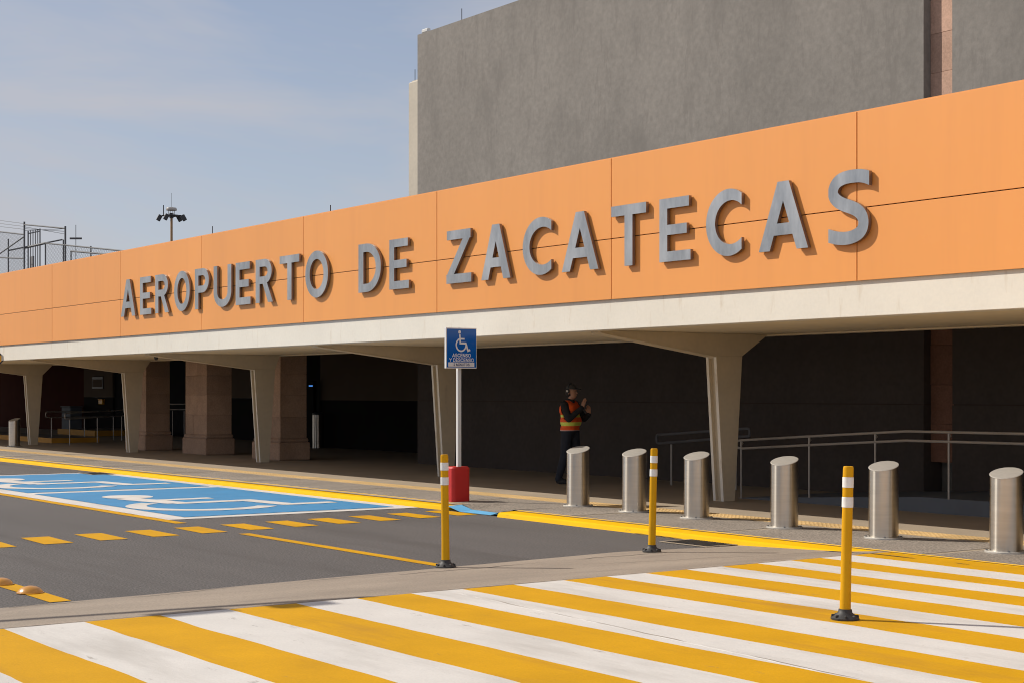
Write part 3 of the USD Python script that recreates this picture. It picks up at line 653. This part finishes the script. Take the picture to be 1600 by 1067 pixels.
# access sign on its red base
sg = thing('access_sign', 'blue wheelchair sign on a pole in a red concrete base', 'sign', (-19.42, 12.96, S))
def rbox(x0, x1, y0, y1, z0, z1, r, n=5):
    p = sbox(x0 + r, y0 + r, x1 - r, y1 - r).buffer(r, n); p2 = sbox(x0 + r, y0 + r, x1 - r, y1 - r).buffer(r - .022, n)
    a = np.array(p.exterior.coords)[:-1]; b = np.array(p2.exterior.coords)[:-1]
    return to_tm(m3.Manifold.hull_points(np.vstack([np.c_[a, np.full(len(a), z0)], np.c_[a, np.full(len(a), z1 - .022)], np.c_[b, np.full(len(b), z1)]])))
obj('concrete_base', rbox(-.25, .07, -.15, .17, 0, .51, .055), A['red'], sg, smooth=35)
obj('pole', bx(-.03, .03, -.03, .03, .505, 2.55, .006), A['white_metal'], sg)
w2, z0, z1 = .27, 1.955, 2.545
obj('panel', bx(.031, .075, -w2, w2, z0, z1, .004), A['sign_white'], sg)
def face_sheet(g, off, mat, name):
    ms = []
    for p in polys(g):
        e = prism(p, .0012); e.vertices = np.c_[e.vertices[:, 2] + off, e.vertices[:, 0], e.vertices[:, 1]]; e.invert() if e.volume < 0 else None
        ms.append(e)
    obj(name, cat(ms), mat, sg)
face_sheet(sbox(-w2 + .016, z0 + .016, w2 - .012, z1 - .016), .0752, A['sign_blue'], 'blue_face')
g = affinity.affine_transform(WC, [.3, 0, 0, .315, -.105, 2.195])
face_sheet(g, .0766, A['sign_white'], 'wheelchair_symbol')
face_sheet(sbox(-.235, z0 + .026, .225, z0 + .088), .0766, A['sign_white'], 'white_strip')
def text_on(txt, height, yc, zb, off, mat, squeeze=1.0):
    m = meshkit.text_mesh(txt, height, .001, bold=True)
    v = np.array(m.vertices); wv = v[:, 0].max() - v[:, 0].min()
    v[:, 0] = (v[:, 0] - v[:, 0].min() - wv / 2) * squeeze
    obj('lettering', trimesh.Trimesh(np.c_[v[:, 2] + off, v[:, 0] + yc, v[:, 1] + zb], m.faces, process=False), mat, sg)
text_on('ASCENSO', .05, 0.0, 2.122, .0767, A['sign_white'])
text_on('Y DESCENSO', .05, 0.0, 2.054, .0767, A['sign_white'])
text_on('2 MINUTOS', .036, 0.0, z0 + .039, .0782, A['sign_navy'])
# amber warning sign at the left edge
ws = thing('warning_sign', 'amber diamond warning sign cut off by the left edge of the photo', 'sign', (-42.35, 13.2, S), rotz=.9)
dm = Polygon([(-.46, 0), (0, -.46), (.46, 0), (0, .46)]).buffer(.03)
def dsheet(g, y, th):
    e = prism(g, th); e.vertices = np.c_[e.vertices[:, 0], y - e.vertices[:, 2], e.vertices[:, 1] + 2.5]; e.invert() if e.volume < 0 else None; return e
obj('post', tube([(0, .03, 0), (0, .03, 2.9)], .03, 10), A['galv'], ws)
obj('plate', dsheet(dm, 0, .006), A['dark_metal'], ws)
obj('amber_face', dsheet(dm.buffer(-.035), -.0062, .001), A['amber'], ws)

# ------------------------------------------------------------------ handicap ramp and rails
rp = thing('access_ramp', 'low access ramp with a bluish side along the dark wall at right', 'ramp')
obj('ramp_body', xprism([(0, 0), (1, 0), (1, 1), (0, 1)], 0, 1), A['ramp'], rp)
v = np.array([(-17.6, 16.86, S - .01), (6, 16.86, S - .01), (6, WY - .005, S - .01), (-17.6, WY - .005, S - .01),
              (-17.6, 16.86, S + .003), (-14.1, 16.86, S + .2), (6, 16.86, S + .2), (6, WY - .005, S + .2), (-14.1, WY - .005, S + .2), (-17.6, WY - .005, S + .003)])
f = [(0, 1, 6), (0, 6, 5), (0, 5, 4), (1, 2, 7), (1, 7, 6), (2, 3, 9), (2, 9, 8), (2, 8, 7), (4, 5, 8), (4, 8, 9), (5, 6, 7), (5, 7, 8), (3, 0, 4), (3, 4, 9)]
stage.RemovePrim(rp.GetPath().AppendChild('ramp_body')); used.pop('/World/access_ramp/ramp_body')
obj('ramp_body', trimesh.Trimesh(v, f, process=False), A['ramp'], rp)
RR = .018
hr = thing('handrail', 'bright double steel handrail along the front of the access ramp', 'handrail')
y = 16.82
def rz(x): return S + np.clip((x + 17.49) / 3.3, 0, 1) * .2
top = [(-17.49, y, rz(-17.49) + .88)] + [(x, y, rz(x) + .885) for x in (-16.2, -14.3, -12, -8, -4, 3)]
obj('top_rail', tube(top, RR), A['rail'], hr, smooth=40)
obj('lower_rail', tube([(p[0], p[1], p[2] - .125) for p in top], RR), A['rail'], hr, smooth=40)
obj('rail_return', tube(round_path([(-17.49, y, rz(-17.49) + .88), (-17.62, y, rz(-17.49) + .86), (-17.62, y, rz(-17.49) + .775), (-17.49, y, rz(-17.49) + .755)], .05), RR), A['rail'], hr, smooth=40)
for x in (-17.49, -16.09, -14.85, -13.59, -12.1, -10.5, -9, -7.5):
    obj('rail_post', tube([(x, y, rz(x)), (x, y, rz(x) + .87)], .014), A['rail'], hr, smooth=40)
    obj('bracket', tube([(x, y, rz(x) + .8), (x, y + .04, rz(x) + .83), (x, y + .01, rz(x) + .87)], .008, 6), A['rail'], hr)
hb = thing('handrail', 'dark double handrail with looped ends behind the nearest tapered column', 'handrail')
yb_ = 18.2
P = lambda u, v: tuple(at(u, v, 1, yb_))
a0, a1, c0, c1 = P(1032, 678.5), P(1166, 669), P(1032, 692), P(1166, 681)
loop0 = (a0[0] - .10, yb_, (a0[2] + c0[2]) / 2); loop1 = (a1[0] + .06, yb_, (a1[2] + c1[2]) / 2)
ring_pts = round_path([np.array(a0) * .5 + np.array(a1) * .5, a0, (a0[0] - .1, yb_, a0[2]), (a0[0] - .1, yb_, c0[2]), c0, c1, (c1[0] + .08, yb_, c1[2]), (c1[0] + .08, yb_, a1[2]), a1, np.array(a0) * .5 + np.array(a1) * .5], .06)
obj('looped_rail', tube(ring_pts, RR * 1.2, cap=False), A['galv'], hb, smooth=40)
for u in (1049, 1150):
    q = at(u, 690, 1, yb_)
    obj('rail_post', tube([(q[0], yb_, S), (q[0], yb_, c0[2] - .01)], .016), A['rail'], hb, smooth=40)
# interior rails at the left
def left_rail(lab, p, L, dirx, hts=(.98, .80), lift=.0):
    t = thing('handrail', lab, 'handrail', (p[0], p[1], S))
    d = np.array([dirx, 1.0]); d /= np.linalg.norm(d)
    q = lambda s_, z: (d[0] * s_, d[1] * s_, z + lift * s_)
    pts = round_path([q(L, hts[0]), q(-.25, hts[0]), q(-.25, hts[1]), q(L, hts[1])], .09)
    obj('looped_rail', tube(pts, RR), A['rail'], t, smooth=40)
    for s_ in (0, L * .5, L * .96): obj('rail_post', tube([q(s_, 0 + 0), q(s_, hts[1])], .018), A['rail'], t, smooth=40)
left_rail('looped steel handrail nearest the farthest tapered column', (-50.3, 17.75), 2.9, -.45)
left_rail('looped steel handrail ending left of the leftmost stone pillar', (-47.15, 17.2), 3.0, -.72, lift=.02)
hc = thing('handrail', 'far steel handrail seen in the gap between two stone pillars', 'handrail')
yh_ = 21.0
for vv in (631, 639):
    a_, b_ = at(255, vv, 1, yh_), at(300, vv - 1.5 + 1.5, 1, yh_); obj('rail', tube([a_, b_], .02), A['rail'], hc)
for u in (269.5, 288):
    q = at(u, 640, 1, yh_); obj('rail_post', tube([(q[0], yh_, S), (q[0], yh_, q[2] - .02)], .016), A['rail'], hc)
# yellow edged platforms inside
def platform(lab, x0, x1, y0, y1, h):
    t = thing('entrance_step', lab, 'step')
    obj('step', bx(x0, x1, y0, y1, S - .003, S + h), A['floor'], t)
    obj('painted_edge', bx(x0, x1 + .02, y0 - .02, y0 - .001, S, S + h + .006), A['edge_yellow'], t)
    obj('painted_edge', bx(x1 + .001, x1 + .02, y0, y1, S, S + h + .006), A['edge_yellow'], t)
platform('low yellow edged step behind the lone far bollard', -62, -49.4, 17.45, 19.0, .15)
platform('yellow edged step beyond the looped handrails', -60.2, -56.3, 21.5, 23.6, .2)
# bin, kiosk and stand
bn = thing('litter_bin', 'steel cylinder bin by the dark wall right of the stone pillars', 'bin', (-40.6, 22.2, S))
obj('body', lathe([(0, 0), (.17, 0), (.17, .95), (.16, .97), (0, .97)], 28), A['steel'], bn, smooth=40)
obj('lid', lathe([(0, .971), (.175, .971), (.175, 1.0), (.09, 1.04), (0, 1.045)], 28), A['dark_metal'], bn, smooth=40)
st = thing('sanitiser_stand', 'thin pale dispenser stand beside the steel bin', 'dispenser stand', (-40.35, 21.5, S))
obj('pole', tube([(0, 0, 0), (0, 0, .66)], .035, 12), A['white_metal'], st, smooth=40)
obj('head', bx(-.07, .07, -.07, .07, .74, .92, .02), A['white_metal'], st)
obj('neck', bx(-.05, .05, -.03, .03, .661, .739, .01), A['dark_metal'], st)
kq = thing('kiosk', 'black kiosk with a blue light strip beside the rightmost pillar', 'kiosk', (float(at(488, 640, 1, 22.3)[0]), 22.3, S))
obj('cabinet', bx(-.6, .06, 0, .12, 0, 1.95, .02), A['black'], kq)
obj('light_strip', bx(-.2, .03, -.006, -.001, 1.78, 1.82), A['kiosk_light'], kq)
gs = thing('counter', 'grey counter below the framed notice on the inner wall', 'counter', (ux(136), YB - .9, S))
obj('body', bx(-.5, .5, 0, .5, 0, 1.0, .02), A['ramp'], gs)
obj('top', bx(-.54, .54, -.04, .54, 1.001, 1.05, .01), A['galv'], gs)
cd = thing('dome_camera', 'small black dome camera under the canopy near the leftmost pillar', 'camera', tuple(at(244, 562, 1, 15.2)[:2]) + (ZW + .02,))
obj('mount', lathe([(0, 0), (.05, 0), (.05, -.03), (0, -.03)], 16), A['dark_metal'], cd)
obj('dome', lathe([(0, -.09), (.03, -.082), (.045, -.06), (.048, -.031), (0, -.031)], 16), A['dark_metal'], cd, smooth=50)

# ------------------------------------------------------------------ roof fence
rf = thing('roof_fence', 'chain-link cage with a barred gate on the roof at far left', 'fence')
Y0, Y1, ZR = 20.0, 24.0, 3.62
R_ = .026
def A0(u, v): return np.array(at(u, v, 1, Y0))
def A1(u, v, y): return np.array(at(u, v, 1, y))
def bar(name, p, q, r=R_): obj(name, tube([p, q], r, 8), A['galv'], rf)
for u, v in ((38, 347), (102, 354), (13, 374), (71, 380), (99, 375), (111, 392), (142, 385)):
    p = A0(u, v); obj('fence_post', tube([(p[0], p[1], ZR), p], .035 if u in (38, 102) else R_, 8), A['galv'], rf)
bar('top_bar', A0(38, 351.5), A0(102, 357.5)); bar('rail', A0(-40, 358), A0(38, 367)); bar('rail', A0(-40, 401), A0(38, 404.5))
bar('brace', A0(-6, 401), A0(38, 370), .025); bar('rail', A0(71, 380.5), A0(197, 393)); bar('rail', A0(111, 393), A0(170, 398), .03)
bar('side_rail', A0(13, 392), A1(97, 375, 22.6), .03); bar('side_rail', A1(40, 387.5, Y0 + .06), A1(71, 380.5, Y0 + .4), .045)
gp0, gp1 = A1(44, 361.5, 20.3), A1(62.5, 357.8, 21.6)
for k in range(6):
    t_ = k / 5; p = gp0 * (1 - t_) + gp1 * t_
    obj('gate_bar', tube([(p[0], p[1], ZR + .1), p], .028 if k in (0, 5) else .018, 6), A['galv'], rf)
bar('gate_rail', gp0 + [0, 0, -.1], gp1 + [0, 0, -.1], .025); bar('gate_rail', gp0 + [0, 0, -1.9], gp1 + [0, 0, -1.9], .03)
obj('gate_lock', bx(gp1[0] - .5, gp1[0] - .1, gp1[1] - .25, gp1[1] - .2, gp1[2] - 1.9, gp1[2] - 1.1), A['wire'], rf)
def mesh_panel(p, q, zlo, z_p, z_q, sp=.16):
    L = np.linalg.norm((q - p)[:2]); d = (q - p) / L; d[2] = 0; ms = []
    H = max(z_p, z_q) - zlo
    n = int((L + H) / sp)
    poly = Polygon([(0, 0), (L, 0), (L, z_q - zlo), (0, z_p - zlo)])
    for k in range(-n, n * 2):
        for sgn_ in (1, -1):
            x0 = k * sp; ln = LineString([(x0, 0), (x0 + sgn_ * H, H)]).intersection(poly)
            if ln.is_empty or ln.geom_type != 'LineString' or ln.length < .05: continue
            (a, b), (c, e) = ln.coords[0], ln.coords[-1]
            ms.append(tube([(p[0] + d[0] * a, p[1] + d[1] * a, zlo + b), (p[0] + d[0] * c, p[1] + d[1] * c, zlo + e)], .0035, 3, cap=False))
    obj('chain_link', cat(ms), A['wire'], rf)
pa, pb = A0(-40, 358), A0(38, 367); mesh_panel(pa, pb, ZR, pa[2], pb[2])
pa, pb = A0(71, 380.5), A0(102, 383.5); mesh_panel(pa, pb, ZR, pa[2], pb[2])
pa, pb = A0(102, 383.5), A0(193, 392.6); mesh_panel(pa, pb, ZR, pa[2], pb[2])
pa, pb = A0(13, 392), A1(45, 386, 21); mesh_panel(pa, pb, ZR, pa[2], pb[2])
for k in range(3):
    bar('barbed_wire', A0(-30, 341 + 5 * k), A0(38, 350 + 4.5 * k), .008); bar('barbed_wire', A0(38, 355 + 3 * k), A1(100, 366 - 4 * k, 22), .008)
# antenna
an = thing('antenna', 'thin roof antenna with a short cross bar beside the roof fence', 'antenna')
p = at(118.5, 352, 1, 26); q = at(118.5, 373, 1, 26)
obj('mast', tube([(p[0], p[1], 3.6), p], .014, 6), A['galv'], an)
d = RGT * .27
obj('cross_bar', tube([q - d, q + d], .045, 8), A['galv'], an)
# lightning rods
def rod(lab, u, v0, y, zb):
    p = at(u, v0, 1, y); t = thing('lightning_rod', lab, 'lightning rod', (p[0], p[1], zb))
    obj('rod', tube([(0, 0, 0), (0, 0, p[2] - zb)], .009, 6), A['dark_metal'], t)
    obj('foot', lathe([(0, 0), (.05, 0), (.05, .015), (.015, .03), (0, .03)], 10), A['dark_metal'], t)
rod('short lightning rod on the orange canopy right of the light mast', 332, 354, 13.62, ZT + .0125)
rod('short lightning rod on the orange canopy nearer the cream tower', 516.5, 321, 13.62, ZT + .0125)
rod('lightning rod on the top edge of the tall grey block', 721.5, 14, WY + .2, ZTOP + .001)
rod('lightning rod on top of the cream tower', 648.5, 109, 23.0, 10.061)
sc = thing('roof_camera', 'tiny white camera on the top corner of the grey block', 'camera', tuple(at(667, 52, 1, WY + .1)[:2]) + (ZTOP + .001,))
obj('body', bx(-.16, .1, -.05, .05, .02, .11, .02), A['white_metal'], sc); obj('foot', bx(-.03, .03, -.03, .03, 0, .0195), A['dark_metal'], sc)
# light mast
YM = 40.0; mq = at(268, 335, 1, YM)
lm = thing('light_mast', 'tall floodlight mast with a ring of lamps beyond the canopy', 'light mast', (mq[0], mq[1], 0))
zt = mq[2]; px_ = .0396
obj('pole', tube([(0, 0, 0), (0, 0, zt - .2)], [.11, .075], 12), A['mast'], lm, smooth=40)
obj('ring', tube([(.42 * math.cos(a), .42 * math.sin(a), zt - .1) for a in np.linspace(0, 2 * PI, 25)], .045, 6, cap=False), A['dark_metal'], lm)
obj('ring_arm', cat([tube([(0, 0, zt - .1), (.6 * RGT[0] * s_ , .6 * RGT[1] * s_, zt - .1)], .04, 6) for s_ in (1, -1)] + [tube([(0, 0, zt - .1), (.5 * FWD[0] * s_, .5 * FWD[1] * s_, zt - .1)], .04, 6) for s_ in (1, -1)]), A['dark_metal'], lm)
obj('hub', lathe([(0, zt - .25), (.13, zt - .25), (.13, zt + .05), (0, zt + .05)], 14), A['dark_metal'], lm)
obj('head_cap', lathe([(0, zt + .22), (.32, zt + .22), (.34, zt + .28), (.3, zt + .38), (.1, zt + .42), (0, zt + .42)], 20), A['rail'], lm, smooth=40)
obj('cap_strut', cat([tube([(.2 * math.cos(a), .2 * math.sin(a), zt - .08), (.2 * math.cos(a), .2 * math.sin(a), zt + .23)], .02, 5) for a in (0, PI / 2, PI, 3 * PI / 2)]), A['rail'], lm)
for s_, fy in ((-.66, 0), (.66, 0), (-.12, -.5), (.3, .4)):
    b = bx(-.13, .13, -.05, .05, -.40, 0, .03)
    b.apply_transform(trimesh.transformations.rotation_matrix(-.5 * np.sign(s_), (0, 1, 0)))
    b.apply_transform(trimesh.transformations.rotation_matrix(math.atan2(RGT[1], RGT[0]), (0, 0, 1)))
    o = RGT * s_ + FWD * fy; b.apply_translation((o[0], o[1], zt - .06)); obj('floodlight', b, A['dark_metal'], lm)
obj('beacon', tube([np.array([0, 0, zt - .1]) - RGT * .5, np.array([0, 0, zt + .55]) - RGT * .5], .03, 6), A['dark_metal'], lm)
obj('rod', tube([(0, 0, zt + .42), (0, 0, zt + 1.3)], .012, 5), A['galv'], lm)
# street lamp standing outside the frame at left, whose shadow crosses the apron
sl_ = thing('street_lamp', 'grey street lamp outside the photo whose arm shades the concrete strip', 'street lamp', (-17.35, -1.2, 0))
obj('pole', tube([(0, 0, 0), (0, 0, 5.6)], [.09, .06], 12), A['galv'], sl_, smooth=40)
obj('arm', tube(round_path([(0, 0, 5.55), (0, .2, 6.0), (.62, 3.4, 6.05)], .3), .055, 8), A['galv'], sl_, smooth=40)
obj('lamp_head', bx(.5, .8, 1.6, 2.2, 5.98, 6.1, .04), A['galv'], sl_); obj('lamp_head', bx(.6, .88, 2.5, 3.0, 5.98, 6.1, .04), A['galv'], sl_)

# ------------------------------------------------------------------ person
pr = thing('person', 'person in orange safety vest, cap and headset with raised hands beside bollards', 'person', (-22.0, 17.05, S), rotz=math.atan2(RGT[1], RGT[0]) - .5)
def chain(bones, extra=0.0, ref=.02, it=8):
    m = m3.Manifold()
    for (p, r), (q, s_) in bones:
        a = m3.Manifold.sphere(r + extra, 20).translate(list(p)); b = m3.Manifold.sphere(s_ + extra, 20).translate(list(q))
        m += m3.Manifold.batch_hull([a, b])
    t = to_tm(m.refine_to_length(ref)); t.merge_vertices()
    trimesh.smoothing.filter_taubin(t, iterations=it); return t
# local axes: +x the way the person faces, +y the person's left, z up
HIP, SH = .93, 1.40
J = dict(pel=(-.02, 0, .96), wst=(0, 0, 1.1), chs=(-.02, 0, 1.28), nk=(-.01, 0, 1.46), hd=(.03, 0, 1.60))
legR = [((-.03, -.09, .92), .095), ((-.07, -.10, .50), .066), ((-.19, -.11, .09), .045)]
legL = [((.0, .09, .92), .095), ((.06, .10, .50), .066), ((.1, .11, .09), .045)]
armR = [((-.03, -.19, 1.39), .062), ((.08, -.24, 1.14), .048), ((.26, -.10, 1.33), .036)]
armL = [((-.01, .19, 1.39), .062), ((.14, .25, 1.14), .048), ((.31, .08, 1.22), .036)]
B = lambda c: list(zip(c, c[1:]))
torso = [(((-.02, -.07, .95), .115), ((-.02, .07, .95), .115)), (((.0, -.08, 1.1), .13), ((.0, .08, 1.1), .13)), (((-.02, -.10, 1.3), .12), ((-.02, .10, 1.3), .12)),
         (((-.02, -.07, .95), .10), ((-.01, -.07, 1.1), .105)), (((-.02, .07, .95), .10), ((-.01, .07, 1.1), .105)), (((-.01, -.07, 1.1), .105), ((-.02, -.10, 1.3), .105)), (((-.01, .07, 1.1), .105), ((-.02, .10, 1.3), .105)),
         (((-.02, -.15, 1.38), .06), ((-.02, .15, 1.38), .06)), (((-.02, -.10, 1.3), .105), ((-.02, -.15, 1.38), .06)), (((-.02, .10, 1.3), .105), ((-.02, .15, 1.38), .06)), (((-.02, -.06, 1.36), .07), ((-.02, .06, 1.36), .07))]
neck = [(((-.01, 0, 1.4), .06), ((.015, 0, 1.53), .052))]
head = [(((.025, 0, 1.63), .082), ((.0, 0, 1.645), .085)), (((.03, 0, 1.62), .075), ((.055, 0, 1.545), .05)), (((.1, 0, 1.612), .013), ((.118, 0, 1.59), .014)), (((.095, 0, 1.56), .02), ((.1, 0, 1.56), .018)),
        (((.01, -.085, 1.61), .015), ((.005, -.088, 1.585), .012)), (((.01, .085, 1.61), .015), ((.005, .088, 1.585), .012))]
def hand(wr, up, side, n):
    """palm and five fingers; up: palm direction, side: across the fingers, n: palm normal"""
    wr, up, side, n = map(np.array, (wr, up, side, n)); bs = []
    for k in range(4):
        o = side * (k - 1.5) * .019; base = wr + up * .085 + o; L = [.062, .075, .07, .054][k]
        bs += [((wr + up * .01 + o * .6, .016), (base, .0125)), ((base, .0105), (base + up * L * .55 + n * .006, .0092)), ((base + up * L * .55 + n * .006, .0092), (base + up * L + n * .022, .0078))]
    th = wr + up * .03 + side * -.036
    bs += [((wr + up * .02 - side * .018, .016), (th + up * .015, .0125)), ((th + up * .015, .012), (th + up * .05 - side * .014 + n * .012, .009))]
    return bs
hR = hand((.27, -.085, 1.345), (.25, .1, .96), (0.3, -.1, -.1) / np.linalg.norm((.3, -.1, -.1)), (0, 1, 0))
hL = hand((.32, .07, 1.235), (.1, -.35, .93), (0.95, .2, 0.0), (-.1, -.9, -.3))
obj('body', chain(torso + neck + head + B(legR) + B(legL) + B(armR) + B(armL) + [(((-.02, -.07, .95), .1), legR[0]), (((-.02, .07, .95), .1), legL[0])] + hR + hL, 0, .012, 4), A['skin'], pr, smooth=True)
obj('trousers', chain(B(legR) + B(legL) + [(((-.02, -.07, .97), .118), legR[0]), (((-.02, .07, .97), .118), legL[0]), (((-.02, -.07, .97), .118), ((-.02, .07, .97), .118)), (legR[0], legL[0]), (((-.02, 0, .9), .1), ((-.02, 0, .95), .11))], .014), A['navy'], pr, smooth=True)
obj('shirt', chain(torso[1:] + B(armR) + B(armL) + [(((-.01, 0, 1.4), .066), ((0, 0, 1.45), .06))], .009), A['shirt'], pr, smooth=True)
vt = chain(torso, .026, .02)
vm = m3.Manifold(m3.Mesh(np.array(vt.vertices, np.float32), np.array(vt.faces, np.uint32)))
def cut(z0, z1): return vm ^ m3.Manifold.cube([2, 2, z1 - z0], True).translate([0, 0, (z0 + z1) / 2])
arm_hole = m3.Manifold()
for s_ in (-1, 1): arm_hole += m3.Manifold.batch_hull([m3.Manifold.sphere(.075, 20).translate([-.02, .2 * s_, 1.38]), m3.Manifold.sphere(.085, 20).translate([.02, .25 * s_, 1.2])])
zs = [.945, 1.02, 1.085, 1.17, 1.215, 1.5]
vmn = ['vest', 'vest_tape', 'vest', 'vest_tape', 'vest']
for k in range(5):
    c_ = cut(zs[k], zs[k + 1])
    c_ = c_ - arm_hole
    obj(vmn[k], c_, A['vest_y'] if 'tape' in vmn[k] else A['vest'], pr, smooth=50)
obj('vest_hem', cut(.932, .9445).scale([1.02, 1.02, 1]), A['vest_s'], pr, smooth=50)
obj('hair', chain([(((-.012, 0, 1.64), .088), ((-.02, 0, 1.6), .08))], 0), A['hair'], pr, smooth=True)
capm = m3.Manifold.batch_hull([m3.Manifold.sphere(.096, 24).translate([.008, 0, 1.66])]) ^ m3.Manifold.cube([1, 1, .2], True).translate([0, 0, 1.765])
brim = m3.Manifold.batch_hull([m3.Manifold.cylinder(.012, .09, .09, 24).translate([.03, 0, 1.663]), m3.Manifold.cylinder(.01, .07, .07, 24).translate([.125, 0, 1.655])])
obj('cap', capm + brim, A['cap'], pr, smooth=40)
obj('headset', cat([tube([(-.0 , .1 * math.sin(a), 1.66 + .1 * math.cos(a)) for a in np.linspace(-1.7, 1.7, 14)], .01, 6), to_tm(m3.Manifold.sphere(.038, 16).scale([1, .6, 1]).translate([-.01, -.1, 1.625])), to_tm(m3.Manifold.sphere(.038, 16).scale([1, .6, 1]).translate([-.01, .1, 1.625]))]), A['dark_metal'], pr)
obj('headset_disc', to_tm(m3.Manifold.sphere(.02, 12).scale([1, .4, 1]).translate([-.012, -.123, 1.63])), A['white_metal'], pr)
for s_, q in ((-1, legR[2][0]), (1, legL[2][0])):
    obj('shoe', to_tm(m3.Manifold.batch_hull([m3.Manifold.sphere(.05, 16).translate([q[0], q[1], .052]), m3.Manifold.sphere(.04, 16).scale([1, 1, .8]).translate([q[0] + .17, q[1], .034]), m3.Manifold.sphere(.04, 16).translate([q[0], q[1], .1])])), A['shirt'], pr, smooth=True)
